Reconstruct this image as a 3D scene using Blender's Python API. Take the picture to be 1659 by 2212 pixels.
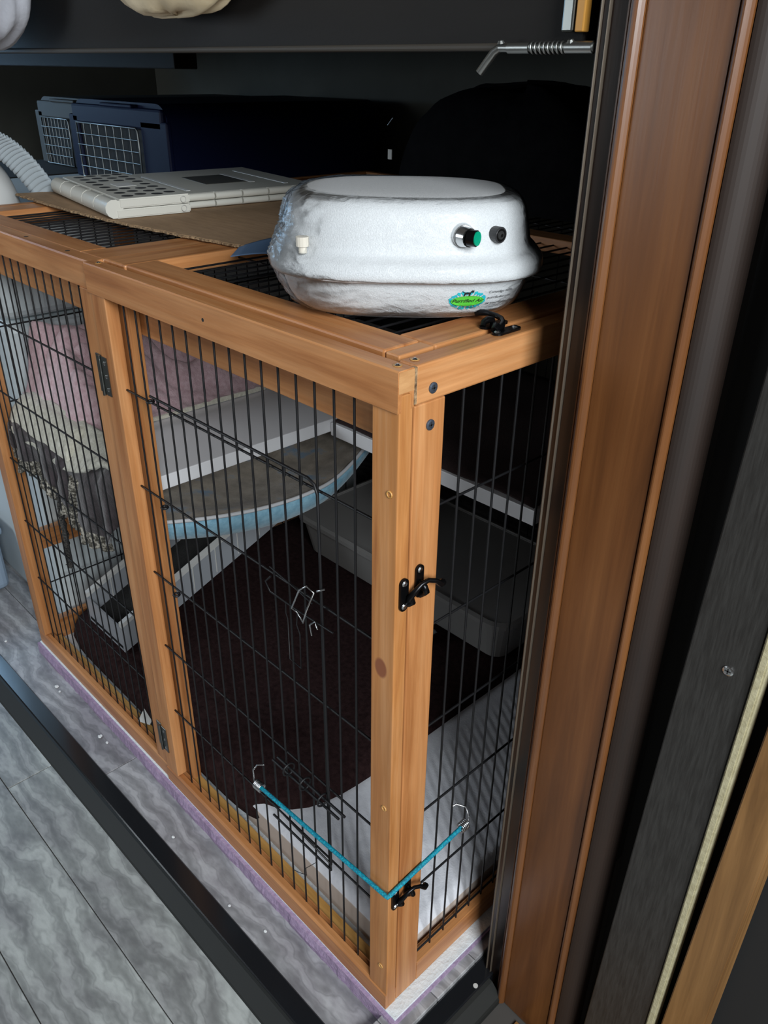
import bpy, bmesh, math, random
from mathutils import Vector, Matrix, noise
random.seed(7)
SC = bpy.context.scene
COL = SC.collection
for o in list(bpy.data.objects):
    bpy.data.objects.remove(o, do_unlink=True)

# ------------------------------------------------------------------ camera
cd = bpy.data.cameras.new('camera'); cam = bpy.data.objects.new('camera', cd); COL.objects.link(cam)
R = ((0.69335, 0.72051, 0.01144), (-0.35459, 0.32731, 0.87586), (0.62732, -0.61134, 0.48242))
m = Matrix(((R[0][0], R[1][0], R[2][0], 0.45441), (R[0][1], R[1][1], R[2][1], -0.45741), (R[0][2], R[1][2], R[2][2], 1.14182), (0, 0, 0, 1)))
cam.matrix_world = m
cd.sensor_fit = 'VERTICAL'; cd.sensor_height = 36.0; cd.lens = 28.365; cd.clip_start = 0.02; cd.clip_end = 60
SC.camera = cam

# ------------------------------------------------------------------ world, window and fill light, exposure
w = bpy.data.worlds.new('room_light'); SC.world = w; w.use_nodes = True
w.node_tree.nodes['Background'].inputs[0].default_value = (1.0, 0.93, 0.86, 1)
w.node_tree.nodes['Background'].inputs[1].default_value = 0.055

def area(name, loc, target, sx, sy, power, col):
    ld = bpy.data.lights.new(name, 'AREA'); ld.shape = 'RECTANGLE'; ld.size = sx; ld.size_y = sy
    ld.energy = power; ld.color = col
    o = bpy.data.objects.new(name, ld); COL.objects.link(o)
    o.location = loc
    o.rotation_euler = (Vector(target) - Vector(loc)).to_track_quat('-Z', 'Y').to_euler()
    return o
area('window_daylight', (1.95, -0.85, 1.80), (-0.1, 0.0, 0.6), 1.0, 1.0, 70, (0.92, 0.97, 1.0))
area('side_window_daylight', (-2.75, -0.05, 1.28), (-0.8, -0.1, 0.2), 0.7, 0.5, 7, (0.40, 0.68, 1.0))
area('front_left_fill', (-2.0, -2.0, 1.25), (-0.7, 0.1, 0.4), 0.9, 0.8, 14, (0.84, 0.93, 1.0))  # added fill lamp that brightens the pink towel and front faces

vs = SC.view_settings
vs.view_transform = 'Standard'; vs.look = 'None'; vs.gamma = 1.0; vs.exposure = 0.35; vs.use_curve_mapping = False

# ------------------------------------------------------------------ material helpers
def nt(mat): return mat.node_tree.nodes, mat.node_tree.links
def base(name, col=(0.5, 0.5, 0.5), rough=0.5, metal=0.0, **kw):
    mt = bpy.data.materials.new(name); mt.use_nodes = True
    b = mt.node_tree.nodes['Principled BSDF']
    b.inputs['Base Color'].default_value = (*col, 1); b.inputs['Roughness'].default_value = rough
    b.inputs['Metallic'].default_value = metal
    for k, v in kw.items():
        b.inputs[k.replace('_', ' ')].default_value = v
    return mt
def coords(mt, scale=(1, 1, 1), rnd=True):
    n, l = nt(mt)
    tc = n.new('ShaderNodeTexCoord'); mp = n.new('ShaderNodeMapping'); mp.inputs['Scale'].default_value = scale
    l.new(tc.outputs['Object'], mp.inputs['Vector'])
    if rnd:
        oi = n.new('ShaderNodeObjectInfo'); mul = n.new('ShaderNodeMath'); mul.operation = 'MULTIPLY'; mul.inputs[1].default_value = 37.0
        l.new(oi.outputs['Random'], mul.inputs[0]); l.new(mul.outputs[0], mp.inputs['Location'])
    return mp.outputs[0], tc
def ntex(mt, vec, scale, detail=4, rough=0.55, dist=0.0):
    n, l = nt(mt); t = n.new('ShaderNodeTexNoise'); t.inputs['Scale'].default_value = scale
    t.inputs['Detail'].default_value = detail; t.inputs['Roughness'].default_value = rough; t.inputs['Distortion'].default_value = dist
    l.new(vec, t.inputs['Vector']); return t.outputs['Fac']
def ramp(mt, fac, stops):
    n, l = nt(mt); r = n.new('ShaderNodeValToRGB'); e = r.color_ramp.elements
    while len(e) < len(stops): e.new(0.5)
    for i, (p, c) in enumerate(stops):
        e[i].position = p; e[i].color = (*c, 1)
    l.new(fac, r.inputs['Fac']); return r.outputs['Color']
def bump(mt, fac, strength=0.2, dist=0.002):
    n, l = nt(mt); b = n.new('ShaderNodeBump'); b.inputs['Strength'].default_value = strength; b.inputs['Distance'].default_value = dist
    l.new(fac, b.inputs['Height']); l.new(b.outputs[0], n['Principled BSDF'].inputs['Normal'])
def setcol(mt, out):
    n, l = nt(mt); l.new(out, n['Principled BSDF'].inputs['Base Color'])
def mixc(mt, fac, a, b, mode='MIX'):
    n, l = nt(mt); x = n.new('ShaderNodeMix'); x.data_type = 'RGBA'; x.blend_type = mode
    for s, v in ((x.inputs[0], fac), (x.inputs[6], a), (x.inputs[7], b)):
        if hasattr(v, 'is_linked'): l.new(v, s)
        elif isinstance(v, tuple): s.default_value = (*v, 1)
        else: s.default_value = v
    return x.outputs[2]
def noisy(name, stops, scale, rough=0.8, b=0.0, bs=None, detail=5, aniso=(1, 1, 1), **kw):
    mt = base(name, rough=rough, **kw); v, _ = coords(mt, aniso)
    f = ntex(mt, v, scale, detail); setcol(mt, ramp(mt, f, stops))
    if b: bump(mt, ntex(mt, v, bs or scale * 3, 3), b)
    return mt

def wood(name, axis, dark, mid, light, rough=0.42, fine=1.0, knot=None, coat=0.0, fib=0.38):
    mt = base(name, rough=rough)
    s = [26.0, 26.0, 26.0]; s['xyz'.index(axis)] = 1.6
    v, tc = coords(mt, tuple(s))
    g = ntex(mt, v, 1.6 * fine, 6, 0.62, 0.6)
    s2 = [220.0, 220.0, 220.0]; s2['xyz'.index(axis)] = 7.0
    v2, _ = coords(mt, tuple(s2))
    g2 = ntex(mt, v2, 1.0 * fine, 3, 0.6)
    v3, _ = coords(mt, (6, 6, 6)); g3 = ntex(mt, v3, 1.0, 2)
    c = ramp(mt, g, [(0.30, dark), (0.50, mid), (0.72, light)])
    c = mixc(mt, fib, c, ramp(mt, g2, [(0.3, (0.55, 0.55, 0.55)), (0.7, (1, 1, 1))]), 'MULTIPLY')
    c = mixc(mt, 0.5, c, ramp(mt, g3, [(0.3, (0.70, 0.66, 0.62)), (0.7, (1, 1, 1))]), 'MULTIPLY')
    if knot:
        n, l = nt(mt)
        for (p, rad) in knot:
            mp = n.new('ShaderNodeMapping'); mp.vector_type = 'TEXTURE'
            mp.inputs['Location'].default_value = p; mp.inputs['Scale'].default_value = rad
            l.new(tc.outputs['Object'], mp.inputs['Vector'])
            ln = n.new('ShaderNodeVectorMath'); ln.operation = 'LENGTH'; l.new(mp.outputs[0], ln.inputs[0])
            rr = n.new('ShaderNodeValToRGB'); rr.color_ramp.elements[0].position = 0.75; rr.color_ramp.elements[0].color = (1, 1, 1, 1)
            rr.color_ramp.elements[1].position = 1.05; rr.color_ramp.elements[1].color = (0, 0, 0, 1)
            l.new(ln.outputs['Value'], rr.inputs['Fac'])
            c = mixc(mt, rr.outputs['Color'], c, (0.26, 0.085, 0.035))
    setcol(mt, c); bump(mt, g2, 0.12, 0.001)
    mt.node_tree.nodes['Principled BSDF'].inputs['Coat Weight'].default_value = coat
    mt.node_tree.nodes['Principled BSDF'].inputs['Coat Roughness'].default_value = 0.2
    return mt

PD, PM, PL = (0.37, 0.130, 0.036), (0.55, 0.235, 0.082), (0.68, 0.335, 0.140)
M = {}
for a in 'xyz':
    M['pine_' + a] = wood('stained_pine_' + a, a, PD, PM, PL)
M['pine_knot'] = wood('stained_pine_knot', 'z', PD, (0.56, 0.24, 0.075), PL, knot=[((-0.002, -0.01, 0.143), (0.010, 0.03, 0.014))])
M['pine_pale'] = wood('pale_pine', 'x', (0.50, 0.25, 0.06), (0.62, 0.34, 0.10), (0.7, 0.42, 0.15))
M['endgrain'] = noisy('pine_end_grain', [(0.3, (0.42, 0.20, 0.07)), (0.7, (0.60, 0.33, 0.14))], 90, 0.7, 0.2, aniso=(1, 0.25, 1))
M['walnut'] = wood('glossy_brown_casing', 'z', (0.085, 0.030, 0.008), (0.150, 0.055, 0.015), (0.21, 0.084, 0.025), rough=0.36, fine=0.7, coat=0.2, fib=0.30)
M['walnut_shade'] = wood('shade_darkened_cove', 'z', (0.010, 0.005, 0.003), (0.018, 0.008, 0.004), (0.027, 0.012, 0.005), rough=0.65, fine=0.4, fib=0.1)  # casing wood darkened in colour to stand in for shade on the cove
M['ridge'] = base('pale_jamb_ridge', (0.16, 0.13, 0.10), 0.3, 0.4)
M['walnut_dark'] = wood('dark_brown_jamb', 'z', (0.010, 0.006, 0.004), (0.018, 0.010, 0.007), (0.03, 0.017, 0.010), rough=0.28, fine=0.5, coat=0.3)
M['board_oak'] = wood('oak_door_edge', 'z', (0.16, 0.075, 0.022), (0.26, 0.13, 0.042), (0.34, 0.18, 0.065), rough=0.4)
M['orange_wood'] = base('orange_wood', (0.42, 0.20, 0.035), 0.45)
M['black_wire'] = base('black_coated_wire', (0.004, 0.004, 0.005), 0.5, 0.0)
M['black_iron'] = base('black_iron', (0.018, 0.018, 0.02), 0.27, 0.85)
M['chrome'] = base('bright_steel', (0.62, 0.63, 0.64), 0.22, 1.0)
M['grey_steel'] = base('zinc_steel', (0.30, 0.31, 0.30), 0.36, 1.0)
M['hinge_steel'] = base('hinge_steel', (0.20, 0.21, 0.20), 0.33, 1.0)
M['screw_blue'] = base('blued_screw', (0.12, 0.15, 0.20), 0.35, 0.7)
M['white_plastic'] = base('white_plastic', (0.72, 0.73, 0.72), 0.38)
M['tote_white'] = base('white_tote_plastic', (0.60, 0.66, 0.68), 0.42)
M['tote_grey'] = base('pale_grey_tote_plastic', (0.36, 0.40, 0.40), 0.45)
M['bin_blue'] = base('grey_blue_bin_plastic', (0.24, 0.31, 0.40), 0.4)
M['melamine'] = base('white_melamine', (0.86, 0.86, 0.88), 0.35)
M['pearl'] = noisy('moulded_white_foam', [(0.35, (0.55, 0.56, 0.57)), (0.65, (0.63, 0.64, 0.65))], 700, 0.5, 0.35, 900)
M['fleece_brown'] = noisy('brown_fleece', [(0.3, (0.015, 0.0070, 0.0072)), (0.7, (0.036, 0.0185, 0.0185))], 120, 1.0, 0.5, 500, Specular_IOR_Level=0.1)
M['towel_pink'] = noisy('pink_terry', [(0.3, (0.60, 0.38, 0.42)), (0.7, (0.80, 0.60, 0.64))], 120, 0.95, 0.7, 420, Sheen_Weight=0.3)
M['fleece_cream'] = noisy('cream_sherpa', [(0.3, (0.52, 0.50, 0.40)), (0.7, (0.72, 0.70, 0.60))], 160, 0.95, 0.8, 320, Sheen_Weight=0.3)
M['lace_brown'] = noisy('brown_velvet', [(0.3, (0.016, 0.010, 0.011)), (0.7, (0.055, 0.040, 0.046))], 55, 0.8, 0.6, 160, Sheen_Weight=0.3)
M['lace_pale'] = noisy('mottled_lace', [(0.44, (0.05, 0.045, 0.035)), (0.62, (0.42, 0.39, 0.33))], 190, 0.9, 0.8, 260)
M['lace_dark'] = noisy('dark_fringe', [(0.4, (0.010, 0.010, 0.010)), (0.7, (0.11, 0.10, 0.09))], 300, 0.9)
M['hammock_top'] = noisy('grey_plush', [(0.34, (0.16, 0.135, 0.105)), (0.56, (0.29, 0.25, 0.20)), (0.70, (0.10, 0.22, 0.36))], 22, 0.95, 0.6, 300, Sheen_Weight=0.2)
M['hammock_blue'] = noisy('pale_blue_plush', [(0.3, (0.16, 0.34, 0.46)), (0.7, (0.28, 0.50, 0.62))], 90, 0.95, 0.5, 320, Sheen_Weight=0.3)
M['hammock_piping'] = base('white_piping', (0.55, 0.56, 0.58), 0.8)
M['ramp_grey'] = base('ribbed_grey_plastic', (0.34, 0.36, 0.39), 0.4)
M['ramp_rim'] = base('pale_plastic_rim', (0.60, 0.60, 0.58), 0.4)
M['ramp_mat'] = noisy('dark_ramp_carpet', [(0.3, (0.010, 0.010, 0.010)), (0.7, (0.028, 0.027, 0.025))], 300, 0.95, 0.4)
M['litter_grey'] = base('grey_litter_pan_plastic', (0.30, 0.29, 0.28), 0.42)
M['dark_plastic'] = base('dark_plastic', (0.03, 0.03, 0.032), 0.4)
M['pad_white'] = noisy('white_quilted_pad', [(0.3, (0.62, 0.63, 0.68)), (0.7, (0.74, 0.75, 0.79))], 60, 0.9, 0.3, 300)
M['pad_side'] = base('beige_pad_side', (0.56, 0.48, 0.42), 0.9)
M['foam_purple'] = noisy('purple_foam', [(0.3, (0.29, 0.205, 0.33)), (0.7, (0.40, 0.305, 0.44))], 140, 0.85, 0.8, 160)
M['foam_white'] = noisy('white_foam_film', [(0.3, (0.66, 0.72, 0.76)), (0.7, (0.76, 0.81, 0.84))], 90, 0.6, 0.7, 190)
M['rubber'] = base('black_edge_trim', (0.009, 0.010, 0.009), 0.6)
M['rubber_gloss'] = base('glossy_black_trim_top', (0.010, 0.011, 0.013), 0.16)
M['cord_teal'] = noisy('teal_braid', [(0.45, (0.0, 0.17, 0.27)), (0.6, (0.0, 0.36, 0.46))], 420, 0.6, 0.5, 700)
M['carrier_blue'] = base('navy_carrier_plastic', (0.004, 0.007, 0.032), 0.5, 0.0, Specular_IOR_Level=0.15)
M['carrier_grey'] = base('grey_carrier_plastic', (0.055, 0.054, 0.048), 0.6)
M['cardboard'] = noisy('brown_cardboard', [(0.3, (0.27, 0.165, 0.085)), (0.7, (0.36, 0.225, 0.12))], 26, 0.85, 0.1, 200, aniso=(1, 6, 1))
M['cardboard_edge'] = noisy('torn_cardboard_edge', [(0.35, (0.10, 0.055, 0.025)), (0.65, (0.40, 0.27, 0.15))], 220, 0.95, 0.5)
M['crate'] = base('ivory_crate_plastic', (0.62, 0.61, 0.55), 0.38)
M['hole'] = base('dark_hole', (0.012, 0.012, 0.012), 0.8)
M['bed_board'] = noisy('dark_bed_board', [(0.3, (0.0065, 0.0055, 0.0050)), (0.7, (0.011, 0.0095, 0.0085))], 14, 0.6, 0.1, 300, aniso=(0.3, 1, 1), Specular_IOR_Level=0.2)
M['bed_lip'] = base('dark_bed_lip', (0.035, 0.029, 0.022), 0.6)
M['cream_cloth'] = noisy('cream_bedding', [(0.3, (0.55, 0.44, 0.27)), (0.7, (0.70, 0.60, 0.43))], 14, 0.9, 0.3, 60)
M['grey_cloth'] = noisy('grey_bedding', [(0.3, (0.42, 0.43, 0.48)), (0.7, (0.52, 0.53, 0.58))], 24, 0.9, 0.3, 120)
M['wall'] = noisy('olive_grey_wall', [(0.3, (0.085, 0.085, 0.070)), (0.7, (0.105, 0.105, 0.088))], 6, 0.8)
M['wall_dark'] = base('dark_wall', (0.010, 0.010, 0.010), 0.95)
M['plate'] = noisy('brushed_dark_plate', [(0.35, (0.028, 0.026, 0.024)), (0.7, (0.050, 0.048, 0.045))], 60, 0.45, 0.1, 200, aniso=(8, 8, 0.6), metal=0.3)
M['cream_edge'] = noisy('cream_seal', [(0.3, (0.36, 0.32, 0.19)), (0.7, (0.50, 0.46, 0.30))], 120, 0.6, 0.3)
M['subfloor'] = base('subfloor', (0.06, 0.055, 0.05), 0.9)
M['bag'] = noisy('black_nylon', [(0.3, (0.003, 0.003, 0.004)), (0.7, (0.006, 0.006, 0.007))], 40, 0.9, 0.4, Specular_IOR_Level=0.08)
M['tag_white'] = base('white_tag', (0.55, 0.55, 0.53), 0.6)
M['crumb'] = base('white_crumb', (0.70, 0.72, 0.72), 0.8)
M['blue_paper'] = base('blue_paper', (0.085, 0.15, 0.26), 0.6)
M['green_cap'] = base('green_cap', (0.0, 0.36, 0.20), 0.35)
M['print_green'] = base('green_print', (0.10, 0.55, 0.05), 0.5)
M['print_teal'] = base('teal_print', (0.02, 0.45, 0.52), 0.5)
M['print_black'] = base('black_print', (0.012, 0.012, 0.015), 0.5)
M['sticker'] = base('clear_sticker', (0.70, 0.71, 0.73), 0.3)
M['plug'] = base('ivory_plug', (0.62, 0.58, 0.50), 0.5)
M['strap'] = base('grey_ribbed_strap', (0.40, 0.46, 0.50), 0.5)
M['cloth_white_blue'] = noisy('pale_blue_rag', [(0.3, (0.26, 0.33, 0.36)), (0.7, (0.40, 0.48, 0.52))], 50, 0.9, 0.4)
M['shelf_fleece'] = noisy('maroon_fleece', [(0.3, (0.018, 0.008, 0.008)), (0.7, (0.035, 0.017, 0.016))], 200, 0.95, 0.4)

def vinyl(name, tint):
    mt = base(name, rough=0.46)
    v, _ = coords(mt, (4.4, 7.5, 7.5))
    warp = ntex(mt, v, 1.3, 3, 0.6, 0.8)
    n, l = nt(mt)
    wv = n.new('ShaderNodeTexWave'); wv.wave_type = 'BANDS'; wv.bands_direction = 'Y'
    wv.inputs['Scale'].default_value = 1.15; wv.inputs['Distortion'].default_value = 12.0; wv.inputs['Detail'].default_value = 4.0
    wv.inputs['Detail Scale'].default_value = 1.0; wv.inputs['Detail Roughness'].default_value = 0.62
    l.new(v, wv.inputs['Vector'])
    c = ramp(mt, wv.outputs['Fac'], [(0.0, tuple(x * 0.72 for x in tint)), (0.42, tint), (0.62, tuple(x * 0.86 for x in tint)), (0.9, tuple(x * 1.24 for x in tint))])
    big = ramp(mt, warp, [(0.36, (0.60, 0.57, 0.60)), (0.58, (1.0, 1.0, 1.0))])
    c = mixc(mt, 0.75, c, big, 'MULTIPLY')
    v2, _ = coords(mt, (60, 160, 160)); f2 = ntex(mt, v2, 1.0, 3)
    c = mixc(mt, 0.5, c, ramp(mt, f2, [(0.35, (0.70, 0.70, 0.70)), (0.6, (1, 1, 1))]), 'MULTIPLY')
    setcol(mt, c); bump(mt, f2, 0.15, 0.001)
    return mt
M['vinyl'] = vinyl('grey_marbled_vinyl', (0.36, 0.375, 0.36))
M['vinyl_b'] = vinyl('grey_vinyl', (0.36, 0.36, 0.37))

def film_mat():
    mt = bpy.data.materials.new('clear_shrink_film'); mt.use_nodes = True
    n, l = nt(mt); n.remove(n['Principled BSDF'])
    tr = n.new('ShaderNodeBsdfTransparent'); tr.inputs[0].default_value = (0.97, 0.98, 0.985, 1)
    gl = n.new('ShaderNodeBsdfGlossy'); gl.inputs['Roughness'].default_value = 0.10
    lw = n.new('ShaderNodeFresnel'); lw.inputs['IOR'].default_value = 1.20
    mx = n.new('ShaderNodeMixShader')
    tc = n.new('ShaderNodeTexCoord')
    t1 = n.new('ShaderNodeTexNoise'); t1.inputs['Scale'].default_value = 60; t1.inputs['Detail'].default_value = 5; t1.inputs['Distortion'].default_value = 1.5
    mp = n.new('ShaderNodeMapping'); mp.inputs['Scale'].default_value = (1, 1, 2.0); mp.inputs['Rotation'].default_value = (0.5, 0.4, 0.6)
    l.new(tc.outputs['Object'], mp.inputs['Vector']); l.new(mp.outputs[0], t1.inputs['Vector'])
    b = n.new('ShaderNodeBump'); b.inputs['Strength'].default_value = 0.35; b.inputs['Distance'].default_value = 0.004
    l.new(t1.outputs['Fac'], b.inputs['Height'])
    l.new(b.outputs[0], gl.inputs['Normal']); l.new(b.outputs[0], lw.inputs['Normal'])
    l.new(lw.outputs[0], mx.inputs[0]); l.new(tr.outputs[0], mx.inputs[1]); l.new(gl.outputs[0], mx.inputs[2])
    l.new(mx.outputs[0], n['Material Output'].inputs['Surface'])
    return mt
M['film'] = film_mat()

# ------------------------------------------------------------------ mesh helpers (all coordinates are world metres)
def thing(name, label, cat, loc, group=None, kind=None):
    o = bpy.data.objects.new(name, None); o.empty_display_size = 0.05; COL.objects.link(o); o.location = loc
    o['label'] = label
    if cat: o['category'] = cat
    if group: o['group'] = group
    if kind: o['kind'] = kind
    return o
def tag(o, label, cat=None, group=None, kind=None):
    o['label'] = label
    if cat: o['category'] = cat
    if group: o['group'] = group
    if kind: o['kind'] = kind
    return o
def wloc(o):
    v = Vector(o.location)
    while o.parent: o = o.parent; v += Vector(o.location)
    return v
def finish(name, bm, mat, parent=None, smooth=False, origin=None, mats=None):
    bmesh.ops.recalc_face_normals(bm, faces=bm.faces)
    vs_ = [v.co for v in bm.verts]
    lo = Vector((min(v.x for v in vs_), min(v.y for v in vs_), min(v.z for v in vs_)))
    hi = Vector((max(v.x for v in vs_), max(v.y for v in vs_), max(v.z for v in vs_)))
    c = Vector(origin) if origin else (lo + hi) / 2
    for v in bm.verts: v.co -= c
    me = bpy.data.meshes.new(name); bm.to_mesh(me); bm.free()
    for mt in (mats or [mat]): me.materials.append(mt)
    if smooth:
        for p in me.polygons: p.use_smooth = True
    o = bpy.data.objects.new(name, me); COL.objects.link(o)
    if parent: o.parent = parent; o.location = c - wloc(parent)
    else: o.location = c
    return o
def dup(o, loc, parent, name=None):
    c = o.copy(); COL.objects.link(c); c.parent = parent
    c.location = Vector(loc) - (wloc(parent) if parent else Vector())
    return c
def bm_box(bm, x0, x1, y0, y1, z0, z1, bev=0.0, seg=2):
    r = bmesh.ops.create_cube(bm, size=1.0)
    vs_ = r['verts']
    for v in vs_:
        v.co = Vector((x0 if v.co.x < 0 else x1, y0 if v.co.y < 0 else y1, z0 if v.co.z < 0 else z1))
    if bev:
        es = list({e for v in vs_ for e in v.link_edges})
        bmesh.ops.bevel(bm, geom=es, offset=bev, segments=seg, profile=0.5, affect='EDGES')
def box(name, x0, x1, y0, y1, z0, z1, mat, parent=None, bev=0.0, seg=2, smooth=False):
    bm = bmesh.new(); bm_box(bm, min(x0, x1), max(x0, x1), min(y0, y1), max(y0, y1), min(z0, z1), max(z0, z1), bev, seg)
    return finish(name, bm, M[mat], parent, smooth)
def bm_tube(bm, pts, r, n=8, cap=True):
    pts = [Vector(p) for p in pts]; rings = []
    rr = r if isinstance(r, (list, tuple)) else [r] * len(pts)
    prev = None
    for i, p in enumerate(pts):
        a = pts[max(i - 1, 0)]; b = pts[min(i + 1, len(pts) - 1)]
        t = (b - a).normalized()
        if prev is None:
            u = t.orthogonal().normalized()
        else:
            u = (prev - t * prev.dot(t))
            u = u.normalized() if u.length > 1e-6 else t.orthogonal().normalized()
        prev = u; v = t.cross(u)
        rings.append([bm.verts.new(p + (u * math.cos(2 * math.pi * k / n) + v * math.sin(2 * math.pi * k / n)) * rr[i]) for k in range(n)])
    for a, b in zip(rings, rings[1:]):
        for k in range(n): bm.faces.new((a[k], a[(k + 1) % n], b[(k + 1) % n], b[k]))
    if cap:
        bm.faces.new([bm.verts.new(v.co) for v in rings[0][::-1]]); bm.faces.new([bm.verts.new(v.co) for v in rings[-1]])
def tube(name, pts, r, mat, parent=None, n=8, smooth=True):
    bm = bmesh.new(); bm_tube(bm, pts, r, n); return finish(name, bm, M[mat], parent, smooth)
def prism(name, prof, axis, a0, a1, mat, parent=None, smooth=False, bev=0.0):
    """prof: 2D points; axis x: (y,z), y: (x,z), z: (x,y)"""
    bm = bmesh.new()
    def P(p, a): return {'x': (a, p[0], p[1]), 'y': (p[0], a, p[1]), 'z': (p[0], p[1], a)}[axis]
    A = [bm.verts.new(P(p, a0)) for p in prof]; B = [bm.verts.new(P(p, a1)) for p in prof]
    n = len(prof)
    for i in range(n): bm.faces.new((A[i], A[(i + 1) % n], B[(i + 1) % n], B[i]))
    bm.faces.new(A[::-1]); bm.faces.new(B)
    if bev:
        bmesh.ops.bevel(bm, geom=list(bm.edges), offset=bev, segments=1, affect='EDGES')
    return finish(name, bm, M[mat], parent, smooth)
def sheet(name, f, nu, nv, mat, parent=None, thick=0.0, smooth=True, close_u=False):
    bm = bmesh.new()
    g = [[bm.verts.new(f(i / nu, j / nv)) for j in range(nv + 1)] for i in range(nu + (0 if close_u else 1))]
    N = len(g)
    for i in range(nu):
        for j in range(nv):
            a, b = g[i % N], g[(i + 1) % N]
            bm.faces.new((a[j], b[j], b[j + 1], a[j + 1]))
    bmesh.ops.remove_doubles(bm, verts=bm.verts, dist=1e-6)
    o = finish(name, bm, M[mat], parent, smooth)
    if thick:
        md = o.modifiers.new('thickness', 'SOLIDIFY'); md.thickness = thick; md.offset = 0
    return o
def disc_bm(bm, c, nrm, r, h, n=14, r2=None):
    c = Vector(c); nrm = Vector(nrm).normalized()
    bm_tube(bm, [c, c + nrm * h], [r, r if r2 is None else r2], n)
def disc(name, c, nrm, r, h, mat, parent=None, n=14, r2=None, smooth=False):
    bm = bmesh.new(); disc_bm(bm, c, nrm, r, h, n, r2); return finish(name, bm, M[mat], parent, smooth)
def phillips(name, c, nrm, r, mat, parent, up=(0, 0, 1)):
    """round screw head with a cross slot"""
    c = Vector(c); nrm = Vector(nrm).normalized(); up = Vector(up)
    side = nrm.cross(up).normalized(); up = side.cross(nrm).normalized()
    bm = bmesh.new(); bm_tube(bm, [c - nrm * 0.0002, c + nrm * r * 0.22, c + nrm * r * 0.34], [r, r, r * 0.72], 16)
    o = finish(name, bm, M[mat], parent)
    bm = bmesh.new()
    for a, b in ((side, up), (up, side)):
        q = c + nrm * r * 0.345
        p = [q - a * r * 0.55 - b * r * 0.13, q + a * r * 0.55 - b * r * 0.13, q + a * r * 0.55 + b * r * 0.13, q - a * r * 0.55 + b * r * 0.13]
        bm.faces.new([bm.verts.new(x) for x in p])
        p = [x + nrm * r * 0.02 for x in p]; bm.faces.new([bm.verts.new(x) for x in p])
    if parent is None or parent.parent is None: finish('cross_slot', bm, M['hole'], o)
    else: bm.free()
    return o
def fb(p, s=1.0): return noise.noise(Vector(p) * s)
def smooth01(t): t = max(0.0, min(1.0, t)); return t * t * (3 - 2 * t)

# ================================================================== SETTING
FS, FM = -0.030, -0.046      # raised slide floor, room floor
floor = box('floor', -2.7, 2.2, -2.4, 1.4, -0.12, FM - 0.004, 'subfloor'); floor['kind'] = 'structure'; floor['label'] = 'room floor of grey marbled vinyl planks'
def planks(parent, rows, top, mat, xr):
    for (y0, y1, cuts) in rows:
        xs = [xr[0]] + cuts + [xr[1]]
        for a, b in zip(xs, xs[1:]):
            box('plank', a + 0.0008, b - 0.0008, y0 + 0.0007, y1 - 0.0007, top - 0.004, top, mat, parent, 0.0006, 1)
planks(floor, [(-0.2115, -0.0765, [-1.45, -0.795, 0.05, 0.9]), (-0.3465, -0.2115, [-1.1, 0.2, 1.2]), (-0.4815, -0.3465, [-0.9, -0.1, 0.6]),
               (-0.6165, -0.4815, [-0.6, 0.5]), (-0.7515, -0.6165, [-1.0, 0.1, 1.0]), (-0.8865, -0.7515, [-0.4, 0.7])], FM, 'vinyl', (-2.3, 2.0))
planks(floor, [(-0.0765, 0.145, [0.9])], FM, 'board_oak', (0.12, 2.0))
sf = box('floor_raised', -2.3, 0.036, -0.098, 1.30, FM - 0.003, FS - 0.004, 'subfloor'); sf['kind'] = 'structure'; sf['label'] = 'raised floor under the pet pen in grey vinyl'
planks(sf, [(-0.094, 0.041, [-1.5, -0.6866]), (0.041, 0.176, [-1.1]), (0.176, 0.311, [-1.7]), (0.311, 0.75, []), (0.75, 1.29, [])], FS, 'vinyl_b', (-2.3, -0.004))
for k in range(4):
    box('plank', -0.003, 0.0355, -0.094 + k * 0.082, -0.094 + (k + 1) * 0.082 - 0.0012, FS - 0.004, FS + 0.0205, 'vinyl_b', sf, 0.001, 1)

# black edging strips: flat glossy top and sloping matt nose
def edging(n, label):
    t = thing('trim_%d' % n, label, None, (0, 0, FS), kind='structure'); return t
t1 = edging(1, 'black edging strip along the front of the raised floor'); t1.location = (-0.6, -0.1, FM)
prism('edging_top', [(-0.103, FM - 0.002), (-0.103, FS + 0.002), (-0.101, FS + 0.0032), (-0.074, FS + 0.0032), (-0.072, FS + 0.001), (-0.072, FS)], 'x', -2.3, 0.05, 'rubber_gloss', t1)
prism('edging_nose', [(-0.103, FM - 0.002), (-0.103, FS + 0.0018), (-0.107, FS + 0.001), (-0.129, FM + 0.004), (-0.131, FM + 0.001), (-0.131, FM - 0.002)], 'x', -2.3, 0.09, 'rubber', t1)
for ch in t1.children: ch.rotation_euler.z = math.radians(0.55)
t2 = edging(2, 'black edging strip beside the pen corner ending at the casing'); t2.location = (0.06, 0.05, FM)
prism('edging_top', [(0.036, FM - 0.002), (0.036, FS + 0.012), (0.038, FS + 0.014), (0.062, FS + 0.014), (0.064, FS + 0.012), (0.064, FM - 0.002)], 'y', -0.098, 0.168, 'rubber_gloss', t2)
prism('edging_nose', [(0.064, FM - 0.002), (0.064, FS + 0.0125), (0.070, FS + 0.011), (0.086, FM + 0.012), (0.088, FM + 0.008), (0.088, FM - 0.002)], 'y', -0.098, 0.149, 'rubber', t2)
disc('edging_screw', (0.0585, 0.125, FS + 0.014), (0, 0, 1), 0.0035, 0.001, 'tag_white', t2)

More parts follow.
